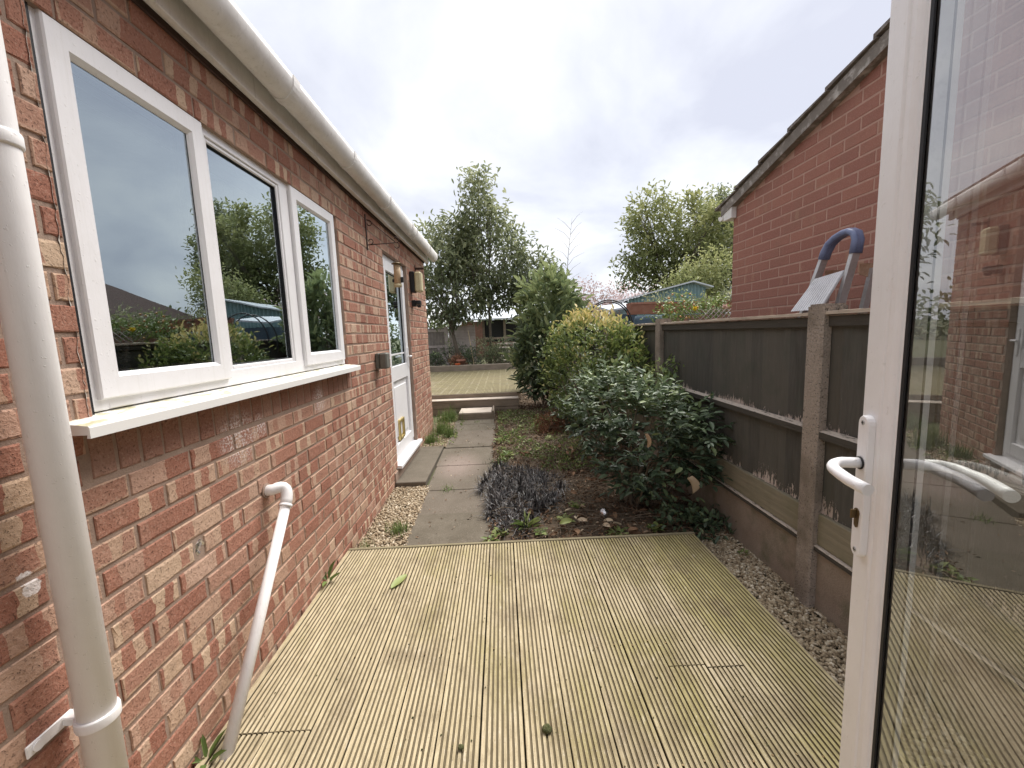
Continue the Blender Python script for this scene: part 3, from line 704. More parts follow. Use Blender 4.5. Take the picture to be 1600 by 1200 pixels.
# ---- downpipe
PX, PY, PR = -.968, .878, .0345
g = MB(); g.tube([(PX, PY, -.1), (PX, PY, 1.7), (PX, PY, 2.2), (PX, PY, 2.25), (PX + .02, PY, 2.33), (GX, PY, 2.40)], PR, 28); dp = part(g, 'downpipe', M_pipe, house)
g = MB(); g.lathe([(PR, -.014), (PR + .003, -.014), (PR + .0045, -.010), (PR + .0045, .010), (PR + .003, .014), (PR, .016)], (PX, PY, 1.748), 28); g.bbox(XL, PX - .02, PY - .012, PY + .012, 1.738, 1.758, .002); part(g, 'pipe_bracket', M_pipe, dp)
g = MB(); g.lathe([(PR, -.013), (PR + .0045, -.013), (PR + .0055, -.009), (PR + .0055, .009), (PR + .0045, .013), (PR, .013)], (PX, PY, .492), 28)
g.bbox(XL + .002, PX - PR + .01, PY - .014, PY + .014, .482, .502, .002); g.bbox(XL + .001, XL + .006, PY - .085, PY + .01, .478, .506, .002); g.tube([(XL + .006, PY - .065, .492), (XL + .010, PY - .065, .492)], .011, 12); part(g, 'pipe_bracket', M_pipe, dp)
# ---- waste pipe
g = MB(); A = Vector((-.962, 1.765, .675)); B = Vector((-.955, 1.185, -.05))
el_ = [Vector((XL - .02, 1.735, .700)), Vector((XL + .028, 1.737, .702))]
e0, e1, e2 = el_[1], Vector((-.962, 1.795, .722)), A + (B - A) * .06
for i in range(1, 9): q = i / 8; el_.append(e0 * (1 - q) ** 2 + e1 * 2 * q * (1 - q) + e2 * q * q)
g.tube(el_, .0235, 16); g.tube([A + (B - A) * .055, A + (B - A) * .068], [.0262, .0258], 16)
wp = part(g, 'waste_pipe', M_pipe, house)
g = MB(); g.tube([A + (B - A) * .02, B], .0205, 16); part(g, 'pipe_run', M_pipe, wp)
g = MB(); g.tube([(XL - .001, 1.735, .70), (XL + .006, 1.735, .70)], .032, 14); part(g, 'mortar_collar', M_mortL, wp)

# ------------------------------------------------------------------ neighbour's gable
nb = empty('neighbour_house', (2.15, 2, 0), 'plain red brick gable wall with tiled sloping verge behind the fence, on the right', 'house')
XR = 2.15; YC = 3.84
def vz(y): return 2.412 + .262 * (YC - y)
g = MB()
g.add([(XR + .002, -3, -.1), (XR + .002, YC, -.1), (XR + .002, YC, vz(YC) - .01), (XR + .002, -3, vz(-3) - .01), (XR + .3, -3, -.1), (XR + .3, YC, -.1), (XR + .3, YC, vz(YC) - .01), (XR + .3, -3, vz(-3) - .01)],
      [(0, 1, 2, 3), (7, 6, 5, 4), (1, 5, 6, 2), (3, 2, 6, 7), (0, 4, 5, 1)])
g.box(XR + .3, 7, 3.7, YC, -.1, 2.3)
wallR = part(g, 'wall', M_mortR, nb)
rects = []
for r in range(60):
    z0 = .04 + .075 * r; z1 = z0 + .066
    for c in range(-14, 18):
        y0 = .05 + .1125 * (r % 2) + c * .225; y1 = min(y0 + .216, YC)
        if y0 > YC - .03: continue
        ym = vz_y = YC - (z1 - 2.412 + .02) / .262
        if z1 > 2.38:
            if y0 > ym: continue
            y1 = min(y1, ym)
        if y1 - y0 > .04: rects.append((y0 + random.uniform(-.0015, .0015), y1, z0 + random.uniform(-.0008, .0008), z1))
def near_right(q):
    y = (q[0] + q[1]) / 2; z = (q[2] + q[3]) / 2
    if z < 1.36 or y < 1.05: return 100 + abs(y - 2)
    return y
lay(wallR, XR, -1, rects, M_brickR, 0, near_right, D=.02, chip=.0008)
g = MB()
ys = [YC + .10, -3.2]
x0, x1 = XR - .055, XR + .05
g.hexa([(x0, -3.2, vz(-3.2) - .045), (x1, -3.2, vz(-3.2) - .045), (x1, YC + .12, vz(YC + .12) - .045), (x0, YC + .12, vz(YC + .12) - .045), (x0, -3.2, vz(-3.2) + .035), (x1, -3.2, vz(-3.2) + .035), (x1, YC + .12, vz(YC + .12) + .035), (x0, YC + .12, vz(YC + .12) + .035)])
part(g, 'verge_undercloak', M_verge, nb)
rf = MB(); rf.hexa([(x0 + .12, -3.2, vz(-3.2) + .0), (6, -3.2, vz(-3.2) + .0), (6, YC + .2, vz(YC + .2)), (x0 + .12, YC + .2, vz(YC + .2)), (x0 + .12, -3.2, vz(-3.2) + .04), (6, -3.2, vz(-3.2) + .04), (6, YC + .2, vz(YC + .2) + .04), (x0 + .12, YC + .2, vz(YC + .2) + .04)])
roofR = part(rf, 'roof', M_tile, nb)
for i in range(21):
    ya = YC + .20 - .33 * i; yb = ya - .35; g = MB(); j = random.uniform(-.004, .004); xx0 = x0 - .02 + j
    za, zb = vz(ya) + .037, vz(yb) + .037
    g.hexa([(xx0, yb, zb), (XR + 3.6, yb, zb), (XR + 3.6, ya, za + .012), (xx0, ya, za + .012), (xx0, yb, zb + .008), (XR + 3.6, yb, zb + .008), (XR + 3.6, ya, za + .036), (xx0, ya, za + .036)])
    part(g, 'verge_tile', M_tile, roofR)
g = MB(); g.bbox(XR - .05, XR - .002, YC - .05, YC + .08, 2.285, 2.370, .003); g.extr([(YC - .05, 2.370), (YC + .08, 2.370), (YC - .05, 2.39)], XR - .05, XR - .002, axis='x'); part(g, 'soffit_box', M_upvcdirty, nb)
g = MB(); pr2 = [(YC + .13 + .045 * math.cos(a), 2.345 + .045 * math.sin(a)) for a in [math.pi + math.pi * i / 8 for i in range(9)]]; g.extr(pr2, XR - .05, 6, axis='x', smooth=True); part(g, 'gutter', M_upvcdirty, nb)

# ------------------------------------------------------------------ deck
def board_mesh(wd, L, z=0.0, ridges=8, th=.028, depth=.0055):
    prof = []; p = wd / ridges
    for k in range(ridges):
        a = -wd / 2 + k * p
        if k == 0: prof += [(a, z - .003), (a + .002, z)]
        else: prof += [(a + p * .27, z)]
        prof += [(a + p * .81, z)] if k < ridges - 1 else [(a + p - .002, z), (a + p, z - .003)]
        if k < ridges - 1: prof += [(a + p * .87, z - depth), (a + p * 1.21, z - depth)]
    prof = prof + [(wd / 2, z - th), (-wd / 2, z - th)]
    g = MB(); g.extr(prof[::-1], 0, L); return g
deck = empty('timber_deck', (0, 1.2, 0), 'weathered reeded timber deck with green algae stains in the foreground', 'deck')
JO = {-7: 1.285, -6: 1.285, 4: 1.47, 5: 1.455, -1: .55, 1: .4}
for k in range(-8, 8):
    xa = .026 + .147 * k; xb = xa + .1425; xa = max(xa, -1.030)
    segs = [(-.4, 2.498)]
    if k in JO: segs = [(-.4, JO[k] - .0025), (JO[k] + .0025, 2.498)]
    for s0, s1 in segs:
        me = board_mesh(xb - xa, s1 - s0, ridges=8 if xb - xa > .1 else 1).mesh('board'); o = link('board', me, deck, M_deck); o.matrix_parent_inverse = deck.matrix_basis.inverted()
        o.location = ((xa + xb) / 2, s0, random.uniform(-.0012, .0012)); o.rotation_euler = (0, random.gauss(0, .002), random.gauss(0, .0004))
g = MB(); g.bbox(-1.03, 1.205, 2.502, 2.524, -.085, .004, .002); part(g, 'edge_strip', M_trim, deck)
g = MB(); g.bbox(1.206, 1.226, -.4, 2.52, -.10, -.03, .002)
for yy in (.1, .6, 1.1, 1.6, 2.1, 2.45): g.box(-1.02, 1.2, yy - .022, yy + .022, -.10, -.031)
part(g, 'joist', M_sleeper, deck)
g = MB()
for yy in (1.1, 1.6, 2.1, 2.45, .6):
    for k in range(-7, 8):
        for q in (.035, .108):
            if random.random() < .8: x_ = .026 + .147 * k + q + random.uniform(-.004, .004); y_ = yy + random.uniform(-.012, .012); g.tube([(x_, y_, -.004), (x_, y_, .0006)], .0036, 7)
part(g, 'deck_screws', M_brown, deck, kind='stuff')
# raised far deck
D2 = .333
dk2 = empty('raised_deck', (-.8, 9, .1), 'raised timber platform at the end of the path, step up at its front', 'deck')
for k in range(-19, 2):
    xa = .235 - .147 * (2 - k) + .147; xb = xa + .1425
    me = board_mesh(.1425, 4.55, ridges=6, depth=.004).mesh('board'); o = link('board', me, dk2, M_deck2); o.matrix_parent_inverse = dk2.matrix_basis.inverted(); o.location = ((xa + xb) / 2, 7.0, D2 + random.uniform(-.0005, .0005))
g = MB(); g.bbox(-2.8, .232, 6.975, 6.998, D2 - .12, D2 - .004, .003); part(g, 'front_board', M_sleeper, dk2)
g = MB(); g.bbox(-2.8, .243, 6.78, 6.972, -.05, .122, .006); part(g, 'sleeper', M_sleeper, dk2)
g = MB(); g.bbox(-2.8, .245, 6.775, 6.972, .126, .246, .006); part(g, 'sleeper', M_sleeper, dk2)
g = MB(); g.bbox(-2.8, .247, 6.765, 6.972, .248, .264, .003); part(g, 'ledge_board', M_sleepert, dk2)
g = MB(); g.bbox(.213, .235, 7.0, 11.5, .0, D2 - .03, .003); part(g, 'side_board', M_sleeper, dk2)
sl = MB(); sl.bbox(-3.2, .5, 11.56, 11.74, .31, .49, .012); o = sl.build('timber_sleeper', M_sleeper); tag(o, 'thick grey timber sleeper lying along the back edge of the raised platform', 'sleeper')
# small step box
bx = empty('step_box', (-.43, 6.45, 0), 'small low timber step box in front of the raised platform', 'step')
g = MB(); g.bbox(-.705, -.155, 6.24, 6.27, .02, .125, .003); g.bbox(-.705, -.675, 6.27, 6.69, .02, .125, .003); g.bbox(-.185, -.155, 6.27, 6.69, .02, .125, .003); part(g, 'side_board', M_sleeper, bx)
g = MB(); g.bbox(-.70, -.20, 6.25, 6.67, .126, .142, .003); part(g, 'tread', M_sleepert, bx)
g = MB(); g.bbox(-.185, -.16, 6.23, 6.68, .126, .165, .003); part(g, 'side_lip', M_sleeper, bx)

# ------------------------------------------------------------------ path
path = bpy.data.objects.new('path', None); COL.objects.link(path); path['kind'] = 'structure'
for (y0, y1, x0, x1) in ((2.56, 3.56, -.72, -.13), (3.575, 4.205, -.735, -.14), (4.215, 4.82, -.735, -.135), (4.83, 5.94, -.735, -.145), (5.95, 6.26, -.73, -.15)):
    g = MB(); b = .006; nz = []
    g.bbox(x0, x1, y0, y1, -.06, .0, b); o = g.build('slab', M_slab); o.parent = path
    o.location = (0, 0, gh(0, y0) + .014 + random.uniform(-.004, .004)); o.rotation_euler = (0, 0, random.gauss(0, .002))
    sl_ = .028; o.rotation_euler[0] = sl_; o.location[2] -= math.sin(sl_) * y0
g = MB(); g.bbox(-1.035, -.755, 3.70, 4.93, -.062, .0, .006); st = g.build('door_step', M_slab); tag(st, 'long low concrete slab step in front of the white back door', 'step')
g = MB(); g.bbox(-1.2, -1.03, 3.72, 4.9, -.1, .08, .003); part(g, 'step_block', M_mortL, house)

# ------------------------------------------------------------------ gravel
ICO_V = np.array([(0, 0, 1), (.894, 0, .447), (.276, .851, .447), (-.724, .526, .447), (-.724, -.526, .447), (.276, -.851, .447), (.724, .526, -.447), (-.276, .851, -.447), (-.894, 0, -.447), (-.276, -.851, -.447), (.724, -.526, -.447), (0, 0, -1)])
ICO_F = np.array([(0, 1, 2), (0, 2, 3), (0, 3, 4), (0, 4, 5), (0, 5, 1), (1, 6, 2), (2, 7, 3), (3, 8, 4), (4, 9, 5), (5, 10, 1), (6, 7, 2), (7, 8, 3), (8, 9, 4), (9, 10, 5), (10, 6, 1), (6, 11, 7), (7, 11, 8), (8, 11, 9), (9, 11, 10), (10, 11, 6)])
def rotm(n):
    q = rng.normal(size=(n, 4)); q /= np.linalg.norm(q, axis=1)[:, None]; w_, x, y, z = q.T
    return np.stack([1 - 2 * (y * y + z * z), 2 * (x * y - z * w_), 2 * (x * z + y * w_), 2 * (x * y + z * w_), 1 - 2 * (x * x + z * z), 2 * (y * z - x * w_), 2 * (x * z - y * w_), 2 * (y * z + x * w_), 1 - 2 * (x * x + y * y)], 1).reshape(n, 3, 3)
def pebbles(name, P, size, label, cat, mat=M_pebble):
    n = len(P); s = size * rng.uniform(.6, 1.25, (n, 1)) * np.stack([np.ones(n), rng.uniform(.6, .95, n), rng.uniform(.4, .7, n)], 1)
    V = ICO_V[None] * s[:, None, :] * rng.uniform(.8, 1.15, (n, 12, 1)); V = np.einsum('nij,nkj->nki', rotm(n), V); V[:, :, 2] *= .75; V += P[:, None, :]
    F = ICO_F[None] + (np.arange(n) * 12)[:, None, None]
    o = link(name, npmesh(name, V.reshape(-1, 3), F.reshape(-1, 3), np.repeat(np.clip(rng.normal(.5, .27, n), 0, 1), 12)), None, mat)
    return tag(o, label, cat, kind='stuff')
def scatter(n, x0, x1, y0, y1, lift=0, edge=None):
    x = rng.uniform(x0, x1, n); y = rng.uniform(y0, y1, n)
    return np.stack([x, y, np.array([gh(a, b) for a, b in zip(x, y)]) + lift + rng.uniform(-.006, .008, n)], 1)
P = scatter(9000, 1.225, 1.515, .2, 2.75, .004); P = P[P[:, 0] > 1.225 + np.maximum(0, P[:, 1] - 2.45) * .6]
pebbles('gravel', P, .0125, 'strip of cream and brown gravel between the deck and the fence', 'gravel')
P = np.concatenate([scatter(4200, -1.035, -.70, 2.53, 3.70, .003), scatter(3400, -1.035, -.71, 4.9, 6.6, .003)])
pebbles('gravel', P, .0125, 'cream gravel strip along the foot of the left brick wall beside the slabs', 'gravel')

# ------------------------------------------------------------------ foliage helpers
LV = np.array([(0, 0, 0), (.28, .42, .10), (.68, .40, .06), (1, 0, -.10), (.68, -.40, .06), (.28, -.42, .10)])
LF = np.array([(0, 3, 2, 1), (0, 5, 4, 3)])
def leaf_geo(P, D, N, L, W, tint, curl=1.0):
    """P base points, D directions, N approx normals, L lengths, W widths"""
    n = len(P); D = D / np.linalg.norm(D, axis=1)[:, None]; B = np.cross(N, D); bl = np.linalg.norm(B, axis=1)[:, None]; B = np.where(bl > 1e-4, B / np.maximum(bl, 1e-4), [[1, 0, 0]]); N = np.cross(D, B)
    V = P[:, None] + D[:, None] * (LV[None, :, 0:1] * L[:, None, None]) + B[:, None] * (LV[None, :, 1:2] * W[:, None, None]) + N[:, None] * (LV[None, :, 2:3] * L[:, None, None] * curl)
    F = LF[None] + (np.arange(n) * 6)[:, None, None]
    return V.reshape(-1, 3), F.reshape(-1, 4), np.repeat(tint, 6)
def rdir(n, up=0.0):
    d = rng.normal(size=(n, 3)); d[:, 2] += up; return d / np.linalg.norm(d, axis=1)[:, None]
def shell_points(ells, n, inner=.75, zmin=None, jit=0):
    out_ = []
    vol = np.array([e[3] * e[4] * e[5] for e in ells]); cnt = (vol ** .7 / (vol ** .7).sum() * n * 1.3).astype(int) + 1
    for e_, c in zip(ells, cnt):
        d = rdir(c); r = rng.uniform(inner ** 2, 1, c) ** .5
        lump = np.array([1 + .16 * mnoise.noise(Vector((a * 2.5 + e_[0], b * 2.5 + e_[1], q * 2.5))) for a, b, q in d])
        p = np.array(e_[:3]) + d * (r * lump)[:, None] * np.array(e_[3:6])
        keep = np.ones(c, bool)
        for f_ in ells:
            if f_ is e_: continue
            keep &= (((p - np.array(f_[:3])) / np.array(f_[3:6])) ** 2).sum(1) > .55
        out_.append(np.concatenate([p[keep], d[keep]], 1))
    a = np.concatenate(out_)
    if zmin is not None: a = a[a[:, 2] > zmin]
    rng.shuffle(a); return a[:n]
def foliage(ells, ncl, per, spread, L, W, mat, tintf, up=.2, droop=0, inner=.6, zmin=None, outw=.6):
    C = shell_points(ells, ncl, inner, zmin); nc = len(C); ct = rng.normal(0, .12, nc)
    idx = np.repeat(np.arange(nc), per); n = len(idx)
    off = rng.normal(size=(n, 3)) * spread; P = C[idx, :3] + off
    D = rdir(n) + C[idx, 3:] * outw; D[:, 2] += up - droop
    N = rdir(n) * .6; N[:, 2] += 1
    t_ = tintf(P) + ct[idx] + rng.normal(0, .16, n)
    return C, leaf_geo(P, D, N, L * rng.uniform(.65, 1.25, n), W * rng.uniform(.7, 1.2, n), np.clip(t_, 0, 1))
def mk_mesh(geo, name): return npmesh(name, geo[0], geo[1], geo[2])
def branchy(base, C, k, r0, spread=.35, name='trunk', seed=1, hub=None, twig=.006):
    """trunk from base to hub, then limbs to k cluster centres with bends"""
    rr = random.Random(seed); g = MB(); base = Vector(base); hub = Vector(hub)
    mid = (base + hub) / 2 + Vector((rr.uniform(-.08, .08), rr.uniform(-.08, .08), 0))
    g.tube([base - Vector((0, 0, .1)), mid, hub], [r0 * 1.15, r0 * .95, r0 * .8], 9)
    cs = [Vector(c[:3]) for c in C[:k]]
    limbs = cs[:max(4, k // 9)]
    for c in limbs:
        a = hub.lerp(c, .4) + Vector([rr.uniform(-.12, .12) for _ in range(3)]) + Vector((0, 0, -.08))
        g.tube([hub, a, c], [r0 * .5, r0 * .3, twig * 1.3], 6, caps=False)
    for c in cs:
        l = min(limbs, key=lambda q: (q - c).length); s = hub.lerp(l, rr.uniform(.35, .8))
        g.tube([s, s.lerp(c, .5) + Vector([rr.uniform(-.08, .08) for _ in range(3)]), c], [twig * 2.0, twig * 1.4, twig * .6], 5, caps=False)
    return g
def tree(name, label, cat, base, hub, ells, ncl, per, spread, L, W, mat, tintf, r0=.08, k=70, group=None, **kw):
    root = empty(name, base, label, cat, group)
    C, geo = foliage(ells, ncl, per, spread, L, W, mat, tintf, **kw)
    part(branchy(base, C, k, r0, hub=hub, seed=int(abs(base[0]) * 100)), 'trunk', M_bark, root)
    o = link('crown', mk_mesh(geo, 'crown'), root, mat); o.matrix_parent_inverse = root.matrix_basis.inverted(); o['kind'] = 'stuff'
    return root

# ------------------------------------------------------------------ trees and bushes
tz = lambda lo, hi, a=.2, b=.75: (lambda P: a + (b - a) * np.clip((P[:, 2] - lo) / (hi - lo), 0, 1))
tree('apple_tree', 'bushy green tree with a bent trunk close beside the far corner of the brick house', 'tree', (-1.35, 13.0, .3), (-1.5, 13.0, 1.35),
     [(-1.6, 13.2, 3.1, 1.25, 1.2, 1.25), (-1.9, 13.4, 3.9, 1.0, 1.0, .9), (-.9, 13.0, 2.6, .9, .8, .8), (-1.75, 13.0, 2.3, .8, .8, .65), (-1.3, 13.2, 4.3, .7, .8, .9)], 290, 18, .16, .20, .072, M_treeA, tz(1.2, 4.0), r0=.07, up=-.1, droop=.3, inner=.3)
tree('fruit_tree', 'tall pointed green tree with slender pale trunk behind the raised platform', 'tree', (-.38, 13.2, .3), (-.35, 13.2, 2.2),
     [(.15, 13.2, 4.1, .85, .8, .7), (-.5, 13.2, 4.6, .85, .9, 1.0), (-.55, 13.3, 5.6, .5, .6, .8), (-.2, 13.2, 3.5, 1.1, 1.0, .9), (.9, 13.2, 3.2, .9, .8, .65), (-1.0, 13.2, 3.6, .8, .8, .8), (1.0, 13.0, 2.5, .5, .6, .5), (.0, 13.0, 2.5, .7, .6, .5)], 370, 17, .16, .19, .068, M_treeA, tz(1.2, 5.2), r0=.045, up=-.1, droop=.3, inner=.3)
tree('ash_tree', 'large pale green tree with light showing through it, behind the blue tin shed', 'tree', (7.6, 18, .3), (7.4, 18, 3.0),
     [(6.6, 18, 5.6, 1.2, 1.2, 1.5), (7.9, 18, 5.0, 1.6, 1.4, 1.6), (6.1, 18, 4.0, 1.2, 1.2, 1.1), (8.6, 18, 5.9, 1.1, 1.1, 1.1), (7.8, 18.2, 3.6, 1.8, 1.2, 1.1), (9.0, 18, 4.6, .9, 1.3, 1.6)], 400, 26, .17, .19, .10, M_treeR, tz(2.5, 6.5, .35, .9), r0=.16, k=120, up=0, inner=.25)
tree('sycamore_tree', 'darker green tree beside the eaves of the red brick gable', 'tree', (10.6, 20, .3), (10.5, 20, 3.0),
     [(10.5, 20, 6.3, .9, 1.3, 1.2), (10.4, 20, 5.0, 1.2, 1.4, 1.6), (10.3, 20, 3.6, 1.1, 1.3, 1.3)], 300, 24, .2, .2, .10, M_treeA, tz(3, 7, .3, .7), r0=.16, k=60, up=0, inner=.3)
tree('young_tree', 'small bright yellow-green tree in front of the shed beside the gable corner', 'tree', (7.4, 13.5, .3), (7.3, 13.5, 1.6),
     [(6.8, 13.5, 2.9, .9, .7, .8), (5.9, 13.4, 2.5, .6, .6, .6)], 120, 24, .14, .13, .06, M_treeR, tz(1.8, 3.6, .45, .95), r0=.05, k=30, up=0, inner=.3)
# bare sapling
g = MB(); g.tube([(2.0, 13, .3), (2.05, 13, 2.2), (2.15, 13, 3.6), (2.3, 13, 4.75)], [.02, .014, .008, .003], 5)
for i in range(16):
    z_ = 2.3 + i * .15; x_ = 2.05 + (z_ - 2.2) * .09; s_ = 1 if i % 2 else -1
    g.tube([(x_, 13, z_), (x_ + s_ * .18, 13 + random.uniform(-.1, .1), z_ + .22), (x_ + s_ * random.uniform(.3, .5), 13, z_ + .36)], [.006, .004, .002], 4, caps=False)
o = g.build('sapling', M_twig); tag(o, 'thin bare sapling standing against the pale sky above the laurel', 'tree')
def bush(name, label, cat, base, ells, ncl, per, spread, L, W, mat, tintf, group=None, extra=None, stems=14, **kw):
    root = empty(name, base, label, cat, group)
    C, geo = foliage(ells, ncl, per, spread, L, W, mat, tintf, **kw)
    g = MB(); b = Vector(base)
    for i in range(stems):
        c = Vector(C[i][:3]); s = b + Vector((random.uniform(-.12, .12), random.uniform(-.12, .12), -.03)); g.tube([s, s.lerp(c, .5) + Vector([random.uniform(-.06, .06) for _ in range(3)]), c], [.012, .008, .003], 5, caps=False)
    part(g, 'stem', M_twig, root)
    o = link('foliage', mk_mesh(geo, 'foliage'), root, mat); o.matrix_parent_inverse = root.matrix_basis.inverted(); o['kind'] = 'stuff'
    return root, C
bush('laurel_bush', 'tall glossy green laurel bush right of the raised platform', 'bush', (.8, 7.1, .05),
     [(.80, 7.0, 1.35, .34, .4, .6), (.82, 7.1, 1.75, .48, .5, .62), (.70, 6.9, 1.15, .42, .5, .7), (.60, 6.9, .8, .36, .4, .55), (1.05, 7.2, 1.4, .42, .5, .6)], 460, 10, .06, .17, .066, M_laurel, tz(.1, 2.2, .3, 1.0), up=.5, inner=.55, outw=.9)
bush('golden_bush', 'rounded golden yellow topped bush in front of the laurel', 'bush', (1.05, 4.7, -.02),
     [(1.0, 4.6, 1.12, .50, .5, .40), (1.3, 4.5, 1.0, .34, .45, .36), (.80, 4.5, .82, .34, .4, .42), (1.35, 4.2, .8, .30, .35, .32)], 560, 12, .045, .058, .028, M_gold,
     lambda P: .22 + .52 * np.clip((P[:, 2] - 1.26) / .22, 0, 1) + .22 * np.clip((P[:, 2] - .5) / .6, 0, 1), up=.7, inner=.8, outw=.6)
# dark glossy shrub with its larger leaves as separate objects
shrub = empty('dark_shrub', (1.0, 3.15, -.06), 'dark glossy green shrub leaning on the fence at the near end of the bed', 'bush')
ells = [(.90, 3.25, .80, .34, .33, .26), (1.10, 3.05, .66, .34, .34, .28), (1.05, 3.0, .34, .34, .32, .24), (1.33, 2.82, .42, .17, .22, .18), (.76, 3.35, .62, .20, .25, .26), (1.38, 2.75, .62, .10, .18, .14)]
def sprigs(C, ns, n_leaf, L, W, tintf, out_=.12, up=.25):
    idx = rng.permutation(len(C))[:ns]; Ps, Ds, Ns, Ts = [], [], [], []
    for i in idx:
        p = C[i, :3]; d = C[i, 3:] + np.array([0, 0, up]) + rng.normal(0, .35, 3); d /= np.linalg.norm(d); ln = out_ * rng.uniform(.6, 1.3); tt = tintf(p) + rng.normal(0, .1)
        a = np.cross(d, [0, 0, 1.]); a /= max(np.linalg.norm(a), 1e-3)
        for k in range(n_leaf):
            q = p + d * ln * (k / (n_leaf - 1) - .3); sd = a * (1 if k % 2 else -1) + d * .7 + rng.normal(0, .25, 3); sd[2] *= .6
            Ps.append(q); Ds.append(sd if k < n_leaf - 1 else d); Ns.append(np.array([0, 0, 1.]) + rng.normal(0, .25, 3) + d * .15); Ts.append(tt + rng.normal(0, .1) + .12 * k / n_leaf)
    n = len(Ps); return leaf_geo(np.array(Ps), np.array(Ds), np.array(Ns), L * rng.uniform(.65, 1.2, n), W * rng.uniform(.7, 1.15, n), np.clip(Ts, 0, 1))
C = shell_points(ells, 520, .5)
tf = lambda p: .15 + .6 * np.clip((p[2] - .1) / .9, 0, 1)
geo = sprigs(C, 400, 8, .066, .031, tf)
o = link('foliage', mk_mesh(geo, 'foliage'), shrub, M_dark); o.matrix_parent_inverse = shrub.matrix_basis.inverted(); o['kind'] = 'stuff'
g = MB(); b = Vector((1.0, 3.15, -.08))
for i in range(26):
    c = Vector(C[i][:3]); s = b + Vector((random.uniform(-.1, .1), random.uniform(-.1, .1), 0)); g.tube([s, s.lerp(c, .5) + Vector([random.uniform(-.05, .05) for _ in range(3)]), c], [.010, .006, .0025], 5, caps=False)
part(g, 'stem', M_twig, shrub)
def leaf_mesh(L, W, tint, name='leaf', curl=1.0):
    a = leaf_geo(np.zeros((1, 3)), np.array([[1., 0, 0]]), np.array([[0, 0, 1.]]), np.array([L]), np.array([W]), np.array([tint]), curl); return npmesh(name, *a)
lm = []
for tnt in (.35, .5, .65, .8, .95):
    me = leaf_mesh(.078, .034, tnt); me.materials.append(M_dark); lm.append(me)
SP = shell_points(ells, 900, .93); SP = SP[(SP[:, 1] < 3.25) & (SP[:, 4] < .35) & (SP[:, 2] > .12)][:230]
for p in SP:
    o = link('leaf', random.choice(lm), shrub); o.matrix_parent_inverse = shrub.matrix_basis.inverted(); o.location = p[:3]
    o.rotation_euler = (random.gauss(0, .4), random.uniform(-.4, .6), math.atan2(p[4], p[3]) + random.gauss(0, .9))
# light green sprigs near post, low sprawl by gravel
bush('green_bush', 'light green leafy sprigs rising in front of the second concrete post', 'bush', (1.35, 3.5, 0), [(1.42, 3.55, .82, .16, .25, .22), (1.40, 3.2, .62, .14, .2, .18)], 60, 10, .05, .05, .022, M_weed, tz(.4, 1, .2, .6), up=.4, inner=.3, stems=8)
bush('low_shrub', 'dark trailing leaves spilling over the corner of the deck onto the gravel', 'plant', (1.38, 2.62, -.06), [(1.36, 2.64, -.02, .16, .16, .10), (1.2, 2.72, .0, .18, .12, .10)], 45, 8, .04, .055, .028, M_dark, tz(-.1, .15, .3, .8), up=.1, inner=.3, zmin=-.1, stems=6)
bush('pink_shrub', 'pale pink flowering shrub far behind the golden bush', 'bush', (3.0, 12, .2), [(2.9, 12, 2.0, .8, .6, .7), (3.9, 12.2, 1.8, .8, .6, .6), (2.3, 12.4, 2.0, .5, .5, .75)], 240, 14, .14, .07, .05, M_pink, tz(1.2, 2.8, .3, .7), up=.3, inner=.3)
bush('border_shrub', 'low green bush between the golden bush and the far laurel', 'bush', (.95, 5.8, 0), [(1.2, 5.6, .5, .3, .4, .5), (.9, 5.5, .3, .25, .3, .35)], 130, 10, .06, .075, .035, M_laurel, tz(0, 1, .2, .7), up=.3, inner=.5)
# back border planting
for i, (x, y, z, s, mt, lb) in enumerate([(-1.95, 12.3, .4, .35, M_laurel, 'dark leafy plant beside the terracotta pot at the back border'), (-.9, 12.6, .38, .45, M_laurel, 'leafy green plant at the foot of the bamboo cane'),
                                          (-.1, 12.7, .38, .5, M_treeA, 'feathery green plant beneath the tall pointed tree'), (.5, 12.4, .38, .5, M_treeA, 'green shrub by the garden steps'), (.95, 11.9, .3, .55, M_laurel, 'dense green shrub behind the right corner of the raised platform'), (-.45, 12.9, .38, .75, M_treeA, 'tall loose green plant between the two tree trunks'), (-1.5, 13.2, .38, .6, M_laurel, 'broad leafy plant in front of the slatted panel'), (.25, 13.0, .38, .8, M_laurel, 'tall green plant half hiding the brick outbuilding'), (-1.35, 12.2, .36, .28, M_rust, 'low reddish brown plant behind the timber sleeper')]):
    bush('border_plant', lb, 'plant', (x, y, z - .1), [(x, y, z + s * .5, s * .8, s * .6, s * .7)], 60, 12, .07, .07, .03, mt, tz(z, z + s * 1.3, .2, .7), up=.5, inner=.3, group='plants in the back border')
# far backdrop hedge
C, geo = foliage([(x, 27 + 2 * math.sin(x), 1.2, 3.0, 1.5, 1.6 + .5 * math.sin(x * 1.7)) for x in range(-14, 34, 3)], 900, 16, .35, .28, .16, M_hedge, tz(0, 3.5), up=.2, inner=.6)
o = link('far_hedge', mk_mesh(geo, 'far_hedge'), None, M_hedge); tag(o, 'distant green hedges beyond the gardens', 'hedge', kind='stuff')

